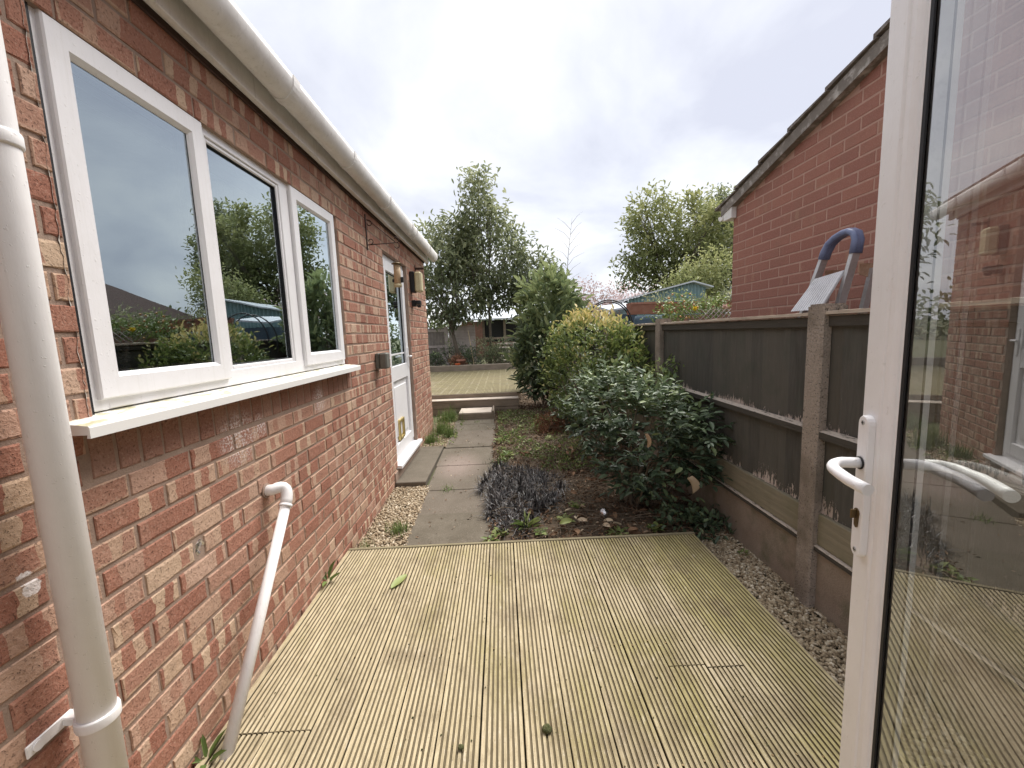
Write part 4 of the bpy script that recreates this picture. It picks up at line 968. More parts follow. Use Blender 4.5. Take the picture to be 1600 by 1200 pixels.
# ------------------------------------------------------------------ bed: black grass, weeds, litter, twigs
def blades(name, P, L, mat, label, cat, lean=.7, w=.004, tint=(.2, .9), parent=None, seg=3):
    n = len(P); az = rng.uniform(0, 2 * math.pi, n); ln = L * rng.uniform(.6, 1.3, n); le = rng.uniform(.15, 1, n) * lean
    D = np.stack([np.cos(az), np.sin(az), np.zeros(n)], 1); B = np.stack([-np.sin(az), np.cos(az), np.zeros(n)], 1); V = []
    for k in range(seg + 1):
        t_ = k / seg; ww = w * (1 - t_ * .85)
        c = P + D * (ln * le * t_ ** 1.3)[:, None]; c = c + np.array([0, 0, 1]) * (ln * (t_ * (1.1 - le * .5) - t_ * t_ * le * .75))[:, None]
        V += [c + B * ww, c - B * ww]
    V = np.stack(V, 1); f = np.array([(2 * k, 2 * k + 1, 2 * k + 3, 2 * k + 2) for k in range(seg)])
    F = f[None] + (np.arange(n) * (2 * seg + 2))[:, None, None]
    me = npmesh(name, V.reshape(-1, 3), F.reshape(-1, 4), np.repeat(rng.uniform(*tint, n), 2 * seg + 2))
    o = link(name, me, None, mat); return tag(o, label, cat)
n = 3600; a = rng.uniform(0, 2 * math.pi, n); r = np.sqrt(rng.uniform(0, 1, n)); lump = 1 + .18 * np.sin(a * 3 + 1) + .1 * np.sin(a * 7)
x = .10 + .36 * r * np.cos(a) * lump; y = 3.42 + .62 * r * np.sin(a) * lump; x = np.maximum(x, -.30)
tx = rng.permutation(x)[:90]; ty = y[[int(np.argmin(abs(x - q))) for q in tx]] + rng.normal(0, .05, 90)
ji = np.argmin((x[:, None] - tx[None]) ** 2 + (y[:, None] - ty[None]) ** 2, 1); x = x * .6 + tx[ji] * .4; y = y * .6 + ty[ji] * .4
P = np.stack([x, y, np.array([gh(0, q) for q in y]) + .02 + .05 * (1 - r)], 1)
P[:, 2] += .03 * np.sin(x * 17) * np.cos(y * 13)
o = blades('black_grass', P, .125, M_mondo, 'sprawling mat of black grass spilling over the edge of the slab path', 'grass', 1.25, .0046, (0, 1)); o['kind'] = 'stuff'
def tuft(x, y, n, L, label, lean=.5, r=.035, mat=M_grass, w=.003, group=None, z=None):
    P = np.stack([x + rng.normal(0, r, n), y + rng.normal(0, r, n), np.full(n, (gh(x, y) if z is None else z) + .0)], 1)
    o = blades('grass_tuft', P, L, mat, label, 'grass', lean, w, (.1, .9))
    if group: o['group'] = group
    return o
GT = 'grass tufts beside the slab path'
tuft(-.80, 2.86, 130, .095, 'small green grass tuft in the near gravel beside the first slab', group=GT)
tuft(-.97, 2.62, 40, .12, 'wispy dry grass at the foot of the brick wall by the deck edge', mat=M_weed, w=.0015, group=GT)
tuft(-.54, 3.57, 70, .06, 'grass tuft growing in the first joint of the path', .8, group=GT)
tuft(-.94, 5.12, 220, .14, 'dark grass clump against the wall just past the door step', group=GT)
tuft(-.87, 5.55, 340, .19, 'tall grass clump in the gravel halfway to the platform', r=.05, group=GT)
tuft(-.74, 5.35, 240, .17, 'grass clump at the path edge beyond the door step', r=.04, group=GT)
tuft(-.86, 6.25, 420, .22, 'dense grass clump against the front of the platform', r=.08, group=GT)
tuft(-.42, 6.05, 60, .05, 'flat green grass in front of the small step box', .9, group=GT)
tuft(-.10, 4.25, 120, .07, 'grey green grass tuft above the black grass', .8, r=.05, mat=M_laurel, group=GT)
def rosette(name, x, y, n, L, W, mat, label, cat, z=None, up=.5, tint=(.3, .9), group=None):
    root = empty(name, (x, y, gh(x, y) if z is None else z), label, cat, group)
    for i in range(n):
        a = 2.4 * i + random.uniform(-.3, .3); me = leaf_mesh(L * random.uniform(.6, 1.15), W * random.uniform(.8, 1.2), random.uniform(*tint)); o = link('leaf', me, root, mat)
        o.location = (.008 * math.cos(a), .008 * math.sin(a), .002 * i); o.rotation_euler = (random.gauss(0, .25), -random.uniform(up * .3, up * 1.5), a)
    return root
rosette('dandelion', .13, 2.80, 26, .11, .016, M_weed, 'spiky green rosette weed at the far edge of the deck', 'weed', up=.7)
rosette('dandelion', -1.02, 2.17, 5, .12, .025, M_weed, 'dandelion leaves growing up between the deck and the brick wall', 'weed', z=.0, up=.9, tint=(.1, .5))
rosette('fern_weed', 1.44, 2.36, 14, .035, .012, M_weed, 'tiny bright green weed in the gravel by the fence', 'weed', up=.4, tint=(.4, .9))
rosette('leafy_weed', -1.01, 1.20, 5, .09, .02, M_weed, 'leafy weed at the bottom of the waste pipe', 'weed', z=-.01, up=.9, tint=(.1, .4))
WG = 'leafy weeds in the soil bed'
spots = [(-.03, 4.7), (.06, 4.9), (.02, 5.15), (.12, 5.4), (.22, 5.6), (-.05, 6.1), (.10, 6.35), (.42, 5.8), (.30, 6.2), (.45, 5.3), (.38, 4.6), (.28, 4.9), (.16, 3.05), (.22, 2.72), (.42, 2.9), (.55, 3.1), (-.12, 2.66), (-.05, 2.74), (.75, 2.66), (1.02, 2.70), (.02, 4.45), (-.08, 5.0), (.2, 5.05), (.5, 6.3), (.55, 5.0), (.35, 6.5)]
for i, (x, y) in enumerate(spots):
    root = rosette('leafy_weed', x, y, random.randint(8, 14), random.uniform(.06, .10), random.uniform(.028, .042), M_weed, 'small pale green leafy weed growing in the soil bed', 'weed', up=.6, tint=(.25, 1), group=WG)
def mask_n(P): return np.array([mnoise.noise(Vector((p[0] * 3.3, p[1] * 2.2, 1.7))) > -.2 for p in P])
# litter: fine fragments as one mass
n = 16000; P = np.concatenate([scatter(13000, -.15, 1.5, 2.54, 7.2, .025), scatter(3000, .25, 1.5, 6.8, 10, .03)]); D = rdir(n); D[:, 2] *= .3; N = rdir(n) * .6; N[:, 2] += 1
P[:, 2] += rng.uniform(-.01, .02, n)
geo = leaf_geo(P, D, N, rng.uniform(.012, .040, n), rng.uniform(.006, .014, n), np.clip(rng.normal(.45, .27, n), 0, 1), 1.6)
o = link('leaf_litter', mk_mesh(geo, 'leaf_litter'), None, M_litter); tag(o, 'brown leaf litter covering the soil bed', 'leaf litter', kind='stuff')
n = 5200; P = scatter(n, -.1, .95, 3.9, 6.7, .03); P = P[mask_n(P)]; n = len(P)
geo = leaf_geo(P, rdir(n, .3), rdir(n, 1.5), rng.uniform(.018, .05, n), rng.uniform(.010, .022, n), np.clip(rng.normal(.5, .28, n), 0, 1), 1)
o = link('ground_cover', mk_mesh(geo, 'ground_cover'), None, M_weed); tag(o, 'small creeping green plants among the leaf litter beside the path', 'ground cover', kind='stuff')
g = MB()
for i in range(800):
    x = random.uniform(-.1, 1.4); y = random.uniform(2.6, 6.6); L = random.uniform(.08, .4); a = random.uniform(0, 6.28); z = gh(x, y) + .03
    p = Vector((x, y, z)); d = Vector((math.cos(a), math.sin(a), random.uniform(-.03, .25))) * L
    x2 = p + d
    if not (-.14 < x2.x < 1.48 and x2.y > 2.56): continue
    g.tube([p, p + d * .5 + Vector((random.uniform(-.03, .03), random.uniform(-.03, .03), random.uniform(0, .03))), x2], [.003, .0022, .001], 4, caps=False)
o = g.build('fallen_twigs', M_twig); tag(o, 'thin dry twigs scattered over the soil bed', 'twigs', kind='stuff')
C, geo = foliage([(.62, 5.35, .1, .22, .3, .16)], 70, 20, .03, .05, .006, M_rust, lambda P: .5 + 0 * P[:, 0], up=-.2, inner=.2)
o = link('dead_conifer', mk_mesh(geo, 'dead_conifer'), None, M_rust); tag(o, 'rust coloured dead foliage under the laurel', 'dead plant')
def curled_leaf(name, loc, L, W, tint, mat, label, cat, rot=(0, 0, 0), group=None, curl=1.5):
    nx, ny = 8, 4; V = []
    for i in range(nx + 1):
        t_ = i / nx; w_ = W * math.sin(math.pi * min(1, t_ * .93 + .05)) ** .7
        for j in range(ny + 1):
            s = (j / ny - .5); V.append((L * t_, w_ * s, curl * .25 * W * (abs(s) * 2) ** 1.5 + .12 * L * math.sin(t_ * 3) * curl * .5 + .01 * L * mnoise.noise(Vector((t_ * 9, s * 9, L * 100)))))
    F = [(i * (ny + 1) + j, i * (ny + 1) + j + 1, (i + 1) * (ny + 1) + j + 1, (i + 1) * (ny + 1) + j) for i in range(nx) for j in range(ny)]
    o = link(name, npmesh(name, V, F, np.full(len(V), tint), smooth=True), None, mat, loc, rot); return tag(o, label, cat, group)
curled_leaf('fallen_leaf', (-.64, 2.07, .004), .13, .05, .8, M_weed, 'single pale green leaf lying on the deck', 'leaf', (0, 0, 1.15), curl=.5)
curled_leaf('dead_leaf', (1.20, 2.62, .33), .13, .075, .92, M_litter, 'large curled tan dead leaf caught on a twig of the dark shrub', 'leaf', (0, 1.15, .4), curl=2)
curled_leaf('dead_leaf', (.95, 2.72, .62), .10, .05, .85, M_litter, 'pale dead leaf hanging in the middle of the dark shrub', 'leaf', (0, 1.4, .2))
curled_leaf('fallen_leaf', (.36, 2.76, -.03), .11, .055, .95, M_weed, 'yellow and brown leaf lying in the bed beside the rosette weed', 'leaf', (.3, 0, .5))
curled_leaf('dead_leaf', (.80, 2.60, -.02), .07, .045, .7, M_litter, 'orange brown leaf touching the deck edge strip', 'leaf', (0, 0, .2))
LG = 'whitish dead leaves at the near edge of the bed'
for (x, y) in ((.50, 2.86), (.56, 2.78), (.74, 2.76), (.78, 2.70), (.66, 2.72), (.30, 3.05), (.26, 3.2), (.48, 2.98)):
    curled_leaf('fallen_leaf', (x, y, -.02), random.uniform(.045, .075), random.uniform(.03, .04), 1.0, M_litter, 'small whitish leaf lying at the near edge of the bed', 'leaf', (random.uniform(-.5, .5), random.uniform(-.4, .4), random.uniform(0, 6)), group=LG)
for i in range(90):
    x, y = random.uniform(.1, 1.4), random.uniform(2.6, 4.6)
    curled_leaf('dead_leaf', (x, y, gh(x, y) + random.uniform(.015, .06)), random.uniform(.04, .08), random.uniform(.025, .045), random.uniform(.3, .95), M_litter, 'brown curled leaf lying in the bed under the dark shrub', 'leaf', (random.uniform(-.6, .6), random.uniform(-.6, .6), random.uniform(0, 6)), group='brown leaves under the dark shrub')
def lump(name, loc, r, mat, label, cat, sq=.7, jag=.3):
    V = []; F = []
    nu, nv = 14, 9
    for i in range(nv + 1):
        for j in range(nu):
            th = math.pi * i / nv; ph = 2 * math.pi * j / nu; d = Vector((math.sin(th) * math.cos(ph), math.sin(th) * math.sin(ph), math.cos(th)))
            k = 1 + jag * mnoise.noise(d * 2.3 + Vector((r * 500, 0, 0))) + jag * .5 * mnoise.noise(d * 6); V.append(d * r * k)
    V = [(v[0], v[1], v[2] * sq) for v in V]
    F = [(i * nu + j, i * nu + (j + 1) % nu, (i + 1) * nu + (j + 1) % nu, (i + 1) * nu + j) for i in range(nv) for j in range(nu)]
    o = link(name, npmesh(name, V, F), None, mat, loc); return tag(o, label, cat)
lump('foil_ball', (.70, 2.86, .0), .032, M_foil, 'crumpled silver foil ball on the soil by the deck edge', 'foil', 1, .45)
lump('moss_clump', (.101, 1.232, .008), .016, M_moss, 'larger dark green clump of moss on the deck', 'moss')
lump('moss_clump', (-.185, 1.189, .006), .010, M_moss, 'smaller brown moss crumb on the deck', 'moss')
P = np.stack([rng.uniform(-.95, 1.15, 140), rng.uniform(1.1, 2.48, 140), np.full(140, .002)], 1)
pebbles('deck_debris', P, .0035, 'tiny dark crumbs scattered over the deck boards', 'debris', M_moss)
P = scatter(160, -.72, -.15, 2.6, 6.2, .018); geo = leaf_geo(P, rdir(160, 0) * [1, 1, .1], rdir(160, 3), rng.uniform(.01, .03, 160), rng.uniform(.005, .012, 160), rng.uniform(.1, 1, 160)); o = link('path_litter', mk_mesh(geo, 'path_litter'), None, M_litter); tag(o, 'dry leaf scraps on the slab path', 'leaf litter', kind='stuff')
P = scatter(200, -1.0, -.6, 4.9, 6.4, .03); geo = leaf_geo(P, rdir(200, .5), rdir(200, 1), rng.uniform(.02, .05, 200), rng.uniform(.01, .025, 200), rng.uniform(.3, 1, 200)); o = link('ground_cover', mk_mesh(geo, 'ground_cover'), None, M_weed); tag(o, 'pale leafy ground cover between the wall and the far slabs', 'ground cover', kind='stuff')

# ------------------------------------------------------------------ fence
XF = 1.52
posts = [-.05, 1.90, 3.85, 5.80, 7.75, 9.70]
plab = ['concrete fence post beside the open glass door', 'nearest full concrete fence post, just left of the open glass door', 'second concrete fence post, behind the green sprigs', 'third concrete fence post hidden by the golden bush', 'fourth concrete fence post behind the laurel', 'last concrete fence post by the back border']
for y, lb in zip(posts, plab):
    g = MB(); b = .008
    # slotted post: H section
    pr = [(XF - .062 + b, y - .05), (XF - .062, y - .05 + b), (XF - .062, y + .05 - b), (XF - .062 + b, y + .05), (XF - .018, y + .05), (XF - .014, y + .028), (XF + .024, y + .028), (XF + .028, y + .05), (XF + .052, y + .05), (XF + .052, y - .05), (XF + .028, y - .05), (XF + .024, y - .028), (XF - .014, y - .028), (XF - .018, y - .05)]
    g.extr(pr[::-1], -.3, 1.405, axis='z'); g.extr([(a + (XF - a) * .1, c + (y - c) * .1) for a, c in pr][::-1], 1.405, 1.415, axis='z')
    tag(g.build('concrete_post', M_post), lb, 'fence post', 'concrete posts of the right fence')
bl = ['dark stained fence panel seen through the glass door', 'dark stained fence panel with peeling paint between the two nearest concrete posts', 'dark fence panel behind the golden bush', 'dark fence panel behind the laurel', 'far dark fence panel near the back border']
cl = ['nearest', 'second', 'third', 'fourth', 'farthest']
for i in range(5):
    y0, y1 = posts[i] + .034, posts[i + 1] - .034; ztop = 1.36 + random.uniform(-.008, .008) if i != 1 else 1.362
    fp = empty('fence_panel', (XF, (y0 + y1) / 2, .4), bl[i], 'fence panel', 'panels of the right fence')
    y = y0 + .012
    while y < y1 - .03:
        w_ = min(.118, y1 - .01 - y); j = random.uniform(-.002, .002); g = MB()
        g.hexa([(XF - .001 + j, y, .40), (XF + .009 + j, y, .40), (XF + .002 + j, y + w_, .40), (XF - .014 + j, y + w_, .40), (XF - .001 + j, y, ztop - .004), (XF + .009 + j, y, ztop - .004), (XF + .002 + j, y + w_, ztop - .004), (XF - .014 + j, y + w_, ztop - .004)])
        part(g, 'board', M_fence, fp); y += .1115
    for (za, zb, d) in ((ztop - .055, ztop - .002, .022), (.79, .832, .038)):
        if za > 1: g = MB(); g.bbox(XF - .012 - d, XF - .0125, y0, y1, za, zb, .004); part(g, 'rail', M_rail, fp)
        else:
            g = MB(); x_ = XF - .0125; g.extr([(x_ - d, za), (x_ - d, zb - .010), (x_ - d * .2, zb), (x_, zb), (x_, za)], y0, y1); part(g, 'rail', M_rail, fp)
    # worn capping with a ragged edge
    N_ = 60; vs = []; fs = []
    for k in range(N_ + 1):
        yy = y0 + (y1 - y0) * k / N_; e1 = .006 * mnoise.noise(Vector((yy * 14, i, 0))) + .004 * mnoise.noise(Vector((yy * 45, i, 5))); e2 = .004 * mnoise.noise(Vector((yy * 20, i, 9)))
        vs += [(XF - .052 + e1, yy, ztop + .001), (XF - .050 + e1, yy, ztop + .016 + e2), (XF + .03, yy, ztop + .018 + e2), (XF + .03, yy, ztop + .001)]
        if k: q = 4 * k; fs += [(q - 4, q - 3, q + 1, q), (q - 3, q - 2, q + 2, q + 1), (q - 2, q - 1, q + 3, q + 2), (q - 1, q - 4, q, q + 3)]
    g = MB(); g.add(vs, fs); g.f += [(0, 1, 2, 3)]; g.sm += [False]; part(g, 'capping', M_cap, fp)
    g = MB(); g.bbox(XF - .030, XF + .010, y0, y1, .262, .418, .004); tag(g.build('timber_gravel_board', M_green), 'greenish timber board under the %s fence panel' % cl[i], 'gravel board', 'timber boards under the fence panels')
    g = MB(); g.bbox(XF - .024, XF + .022, y0, y1, -.2, .230, .004); o = g.build('concrete_gravel_board', M_gconc); tag(o, 'brown concrete board at the foot of the %s fence panel' % cl[i], 'gravel board', 'concrete boards at the foot of the fence')
    g = MB(); g.bbox(XF - .046, XF + .018, y0, y1, .232, .260, .004); tag(g.build('timber_batten', M_rail), 'thin worn timber batten above the concrete board of the %s fence bay' % cl[i], 'batten', 'battens under the fence panels')

# ------------------------------------------------------------------ things on the left wall
br = empty('hanging_bracket', (XL, 3.42, 2.1), 'rusty wrought iron hanging basket bracket on the brick wall', 'bracket')
g = MB(); g.bbox(XL + .001, XL + .007, 3.41, 3.43, 2.035, 2.31, .001); part(g, 'back_plate', M_iron, br)
def scroll(cx, cz, r, a0, a1, n=16, sh=.35): return [(cx + (r * (1 - sh * i / n)) * math.cos(a0 + (a1 - a0) * i / n), 3.42, cz + (r * (1 - sh * i / n)) * math.sin(a0 + (a1 - a0) * i / n)) for i in range(n + 1)]
g = MB(); g.tube([(XL + .005, 3.42, 2.073), (XL + .235, 3.42, 2.085)], .004, 6); g.tube([(XL + .012, 3.42, 2.265), (XL + .03, 3.42, 2.262), (XL + .225, 3.42, 2.09)], .004, 6)
g.tube(scroll(XL + .03, 2.238, .022, 1.5, -3.2), .0035, 6); g.tube(scroll(XL + .032, 2.10, .022, -1.6, 3.2), .0035, 6); g.tube(scroll(XL + .235, 2.108, .024, -1.6, 2.9), .0035, 6); g.tube(scroll(XL + .235, 2.060, .024, 1.6, -2.9), .0035, 6)
part(g, 'scroll_arm', M_iron, br)
fd = empty('bird_feeder', (XL + .225, 3.42, 1.74), 'tubular bird feeder with seed hanging from the iron bracket by the door', 'bird feeder')
fx = XL + .225
g = MB(); g.lathe([(.0, 1.745), (.027, 1.745), (.027, 1.91), (.0, 1.91)], (fx, 3.42, 0), 14); part(g, 'seed_tube', M_seed, fd)
g = MB(); g.lathe([(.0, 1.932), (.02, 1.93), (.042, 1.922), (.042, 1.917), (.0, 1.915)], (fx, 3.42, 0), 16); part(g, 'lid', M_brown, fd)
g = MB(); g.lathe([(.0, 1.738), (.030, 1.738), (.030, 1.762), (.0, 1.763)], (fx, 3.42, 0), 16); part(g, 'base', M_cream, fd)
g = MB(); g.tube([(fx - .04, 3.42, 1.785), (fx + .045, 3.42, 1.785)], .003, 6); g.bbox(fx + .022, fx + .046, 3.41, 3.43, 1.772, 1.815, .002); g.bbox(fx - .042, fx - .024, 3.41, 3.43, 1.775, 1.80, .002); part(g, 'perch', M_blackp, fd)
g = MB(); g.tube([(fx - .025, 3.42, 1.925), (fx, 3.42, 2.03), (fx + .025, 3.42, 1.925)], .0012, 4); part(g, 'wire_handle', M_iron, fd)
g = MB(); g.bbox(XL + .002, XL + .03, 3.40, 3.50, 1.085, 1.21, .004); o = g.build('junction_box', M_grey); o2 = o
bx_ = empty('outdoor_socket', (XL, 3.45, 1.08), 'grey green weatherproof socket box on the bricks between window and door', 'socket box')
o.parent = bx_; o.matrix_parent_inverse = bx_.matrix_basis.inverted(); o.name = 'back_box'
g = MB(); g.bbox(XL + .033, XL + .095, 3.396, 3.504, 1.082, 1.213, .010); part(g, 'cover', M_grey, bx_)
wl = empty('wall_lamp', (XL, 4.95, 1.95), 'cream bulkhead lamp on a dark back plate right of the door', 'wall lamp')
g = MB(); g.bbox(XL + .001, XL + .055, 4.93, 5.05, 1.85, 2.09, .006); part(g, 'back_plate', M_blackp, wl)
g = MB(); g.bbox(XL + .056, XL + .135, 4.925, 5.055, 1.855, 2.085, .016); part(g, 'diffuser', M_cream, wl)
pi_ = empty('motion_sensor', (XL, 5.0, 1.7), 'black motion sensor below the cream wall lamp', 'sensor')
g = MB(); g.bbox(XL + .001, XL + .045, 4.97, 5.05, 1.69, 1.765, .006); g.bbox(XL + .04, XL + .105, 4.97, 5.04, 1.71, 1.76, .008); part(g, 'housing', M_blackp, pi_)
g = MB(); g.lathe([(.0, 0), (.018, .004), (.026, .018), (.027, .03)], (XL + .08, 5.0, 1.675), 12); part(g, 'lens', M_blackp, pi_)
g = MB(); g.bbox(XL, XL + .11, 5.28, 5.30, 2.16, 2.185, .002); g.bbox(XL, XL + .006, 5.275, 5.305, 2.12, 2.22, .002); tag(g.build('wall_hook', M_iron), 'small rusty flat iron hook high on the wall near the far corner', 'hook')

# ------------------------------------------------------------------ step ladder behind the fence
ld = empty('step_ladder', (1.9, 2.3, -.08), 'folded aluminium step ladder with blue plastic top leaning on the red brick wall', 'step ladder')
def lp(y, z, x=0): return (1.85 + (z - 1.6) * .12 + x, y, z)
def legpath(y1, z1, y2, z2): return [lp(y1 + (y1 - y2) / (z1 - z2) * (-.05 - z1), -.05), lp(y2, z2)]
def bar(mb, a, b, wx, wy):
    a = Vector(a); b = Vector(b); mb.hexa([(a.x - wx, a.y - wy, a.z), (a.x + wx, a.y - wy, a.z), (a.x + wx, a.y + wy, a.z), (a.x - wx, a.y + wy, a.z), (b.x - wx, b.y - wy, b.z), (b.x + wx, b.y - wy, b.z), (b.x + wx, b.y + wy, b.z), (b.x - wx, b.y + wy, b.z)])
for (y1, z1, y2, z2) in ((2.455, 1.43, 2.375, 1.70), (2.205, 1.43, 2.165, 1.70)):
    g = MB(); bar(g, *legpath(y1, z1, y2, z2), .020, .012); part(g, 'front_leg', M_silver, ld)
g = MB()
arch = [lp(2.378, 1.685), lp(2.368, 1.725), lp(2.345, 1.765), lp(2.305, 1.79), lp(2.26, 1.803), lp(2.215, 1.803), lp(2.18, 1.785), lp(2.163, 1.75), lp(2.163, 1.68)]
for sgn in (-.013, .0, .013): g.tube([(p[0] + sgn, p[1], p[2]) for p in arch], .018, 10)
part(g, 'handle_cap', M_blue, ld)
g = MB(); a0 = lp(2.395, 1.58, -.02); a1 = lp(2.195, 1.60, -.02); b0 = lp(2.44, 1.40, -.10); b1 = lp(2.215, 1.40, -.10)
g.hexa([b1, b0, (b0[0] + .012, b0[1], b0[2]), (b1[0] + .012, b1[1], b1[2]), a1, a0, (a0[0] + .012, a0[1], a0[2]), (a1[0] + .012, a1[1], a1[2])])
for k in range(12):
    f0 = k / 12 + .02; f1 = f0 + .04
    def L4(a, b, f): return tuple(a[i] + (b[i] - a[i]) * f for i in range(3))
    p0, p1, q0, q1 = L4(b0, b1, f0), L4(b0, b1, f1), L4(a0, a1, f0), L4(a0, a1, f1)
    g.hexa([(p1[0] - .002, p1[1], p1[2]), (p0[0] - .002, p0[1], p0[2]), (p0[0] + .001, p0[1], p0[2]), (p1[0] + .001, p1[1], p1[2]), (q1[0] - .002, q1[1], q1[2]), (q0[0] - .002, q0[1], q0[2]), (q0[0] + .001, q0[1], q0[2]), (q1[0] + .001, q1[1], q1[2])])
part(g, 'platform', M_tread, ld)
for (ya, yb) in ((2.47, 2.42), (2.175, 2.14)):
    g = MB(); bar(g, lp(ya + .1, -.05, .10), lp(yb, 1.60, .09), .016, .012); part(g, 'rear_leg', M_silver, ld)
for yb in (2.395, 2.165):
    g = MB(); x_ = 1.875
    g.extr([(x_, 1.57), (x_ + .08, 1.545), (x_ + .09, 1.60), (x_ + .085, 1.625), (x_, 1.625)], yb - .018, yb - .012); part(g, 'hinge_bracket', M_rustm, ld)
for z_ in (.2, .5, .8, 1.1):
    g = MB(); yl = 2.455 + (1.43 - z_) * .296; yr = 2.205 + (1.43 - z_) * .148; x_ = lp(0, z_)[0]; g.bbox(x_ - .05, x_ + .02, yr, yl, z_ - .012, z_ + .012, .003); part(g, 'tread', M_tread, ld)

# ------------------------------------------------------------------ open glazed door, foreground right
ALP = R_(15)
dl = empty('glazed_door', (.7015, .777, 0), 'open white framed glass door leaf in the right foreground', 'door')
dl.rotation_euler = (0, 0, math.atan2(-math.cos(ALP), -math.sin(ALP)))
# local: +x towards hinges, +y outdoors face side, interior face at y=0
def dpart(mb, name, mat): o = link(name, mb.mesh(name), dl, mat); return o
WD, Z0, Z1 = .86, .06, 2.16
def door_ring(mb, prof, z0=Z0, z1=Z1, wd=WD):
    """prof: list of (inset, y); rings joined"""
    vs = []; fs = []
    for ins, yy in prof: vs += [(ins, yy, z0 + ins), (wd - ins, yy, z0 + ins), (wd - ins, yy, z1 - ins), (ins, yy, z1 - ins)]
    for i in range(len(prof) - 1):
        for k in range(4): k2 = (k + 1) % 4; fs.append((i * 4 + k, i * 4 + k2, i * 4 + 4 + k2, i * 4 + 4 + k))
    mb.add(vs, fs)
g = MB()
door_ring(g, [(.0, .030), (.0, .0035), (.0012, .001), (.0035, .0), (.050, .0), (.053, .0012), (.055, .0035), (.058, .0036), (.066, .0042), (.072, .0065), (.076, .0095), (.078, .0130), (.083, .0135), (.0835, .016)])
door_ring(g, [(.0835, .040), (.083, .046), (.076, .056), (.070, .0635), (.066, .0668), (.018, .0668), (.014, .066), (.010, .060), (.010, .050), (.0, .048), (.0, .030)])
dpart(g, 'door_frame', M_upvc)
g = MB(); door_ring(g, [(.0815, .0128), (.0885, .0134), (.0885, .0165), (.0815, .0165)]); door_ring(g, [(.0815, .0398), (.0875, .0400), (.0875, .0440), (.0815, .0440)]); dpart(g, 'gasket', M_black)
g = MB(); door_ring(g, [(.0835, .0195), (.0935, .0195), (.0935, .0365), (.0835, .0365)]); dpart(g, 'spacer_bar', M_silver)
for yy in (.0175, .0385):
    g = MB(); g.add([(.08, yy, Z0 + .08), (WD - .08, yy, Z0 + .08), (WD - .08, yy, Z1 - .08), (.08, yy, Z1 - .08)], [(0, 1, 2, 3)]); dpart(g, 'pane', M_glassD)
SPZ = 1.062
def plate(y0, y1, name):
    g = MB(); r = .016; cx = .030; pts = []
    for (zc, a0) in ((1.155 - r, 0), (.872 + r, math.pi)):
        for i in range(9): a = a0 + math.pi * i / 8; pts.append((cx + r * math.cos(a), zc + r * math.sin(a)))
    out_, mid_ = (y0, y1), None
    n = len(pts); s = .9
    ring0 = [(x, out_[1], z) for x, z in pts]; ring1 = [(x, out_[0] + .002 * (1 if out_[1] > out_[0] else -1), z) for x, z in pts]
    ring2 = [(cx + (x - cx) * s, out_[0], 1.0135 + (z - 1.0135) * .99) for x, z in pts]
    g.add(ring0 + ring1 + ring2, [(i, (i + 1) % n, n + (i + 1) % n, n + i) for i in range(n)] + [(n + i, n + (i + 1) % n, 2 * n + (i + 1) % n, 2 * n + i) for i in range(n)] + [tuple(range(2 * n, 3 * n))])
    return dpart(g, name, M_upvc)
plate(-.0125, -.0002, 'handle_plate'); plate(.080, .067, 'handle_plate')
def lever(sg, yb):
    g = MB(); pts = [(.030, yb, SPZ), (.030, yb + sg * .030, SPZ)]
    for i in range(1, 7): a = math.pi / 2 * i / 6; pts.append((.030 + .030 * (1 - math.cos(a)), yb + sg * (.030 + .026 * math.sin(a)), SPZ - .001 * i))
    pts += [(.085, yb + sg * .0585, SPZ - .006), (.110, yb + sg * .057, SPZ - .008), (.135, yb + sg * .053, SPZ - .009), (.152, yb + sg * .049, SPZ - .010)]
    g.tube(pts, .0102, 18); return dpart(g, 'lever', M_upvc)
lever(-1, -.0125); lever(1, .080)
g = MB(); g.tube([(.030, -.0128, SPZ), (.030, -.0155, SPZ)], .0125, 16); dpart(g, 'lever_collar', M_blackp)
g = MB()
pts = [(.030 + .0085 * math.cos(a), .962 + .0085 * math.sin(a)) for a in [math.pi * (-.15) + math.pi * 1.3 * i / 12 for i in range(13)]] + [(.0245, .935), (.030, .931), (.0355, .935)]
n = len(pts); g.add([(x, -.0145, z) for x, z in pts] + [(x, -.010, z) for x, z in pts], [tuple(range(n))] + [(i, (i + 1) % n, n + (i + 1) % n, n + i) for i in range(n)]); g.bbox(.0285, .0315, -.024, -.0145, .95, .968, .0008); dpart(g, 'lock_cylinder', M_brown)
for zc in (1.141, .886):
    g = MB(); g.tube([(.030, -.0124, zc), (.030, -.0138, zc)], .0048, 12); dpart(g, 'screw', M_silver)
    g = MB(); g.box(.0265, .0335, -.0141, -.01375, zc - .0007, zc + .0007); g.box(.0293, .0307, -.01412, -.01372, zc - .0035, zc + .0035); dpart(g, 'screw_slot', M_blackp)

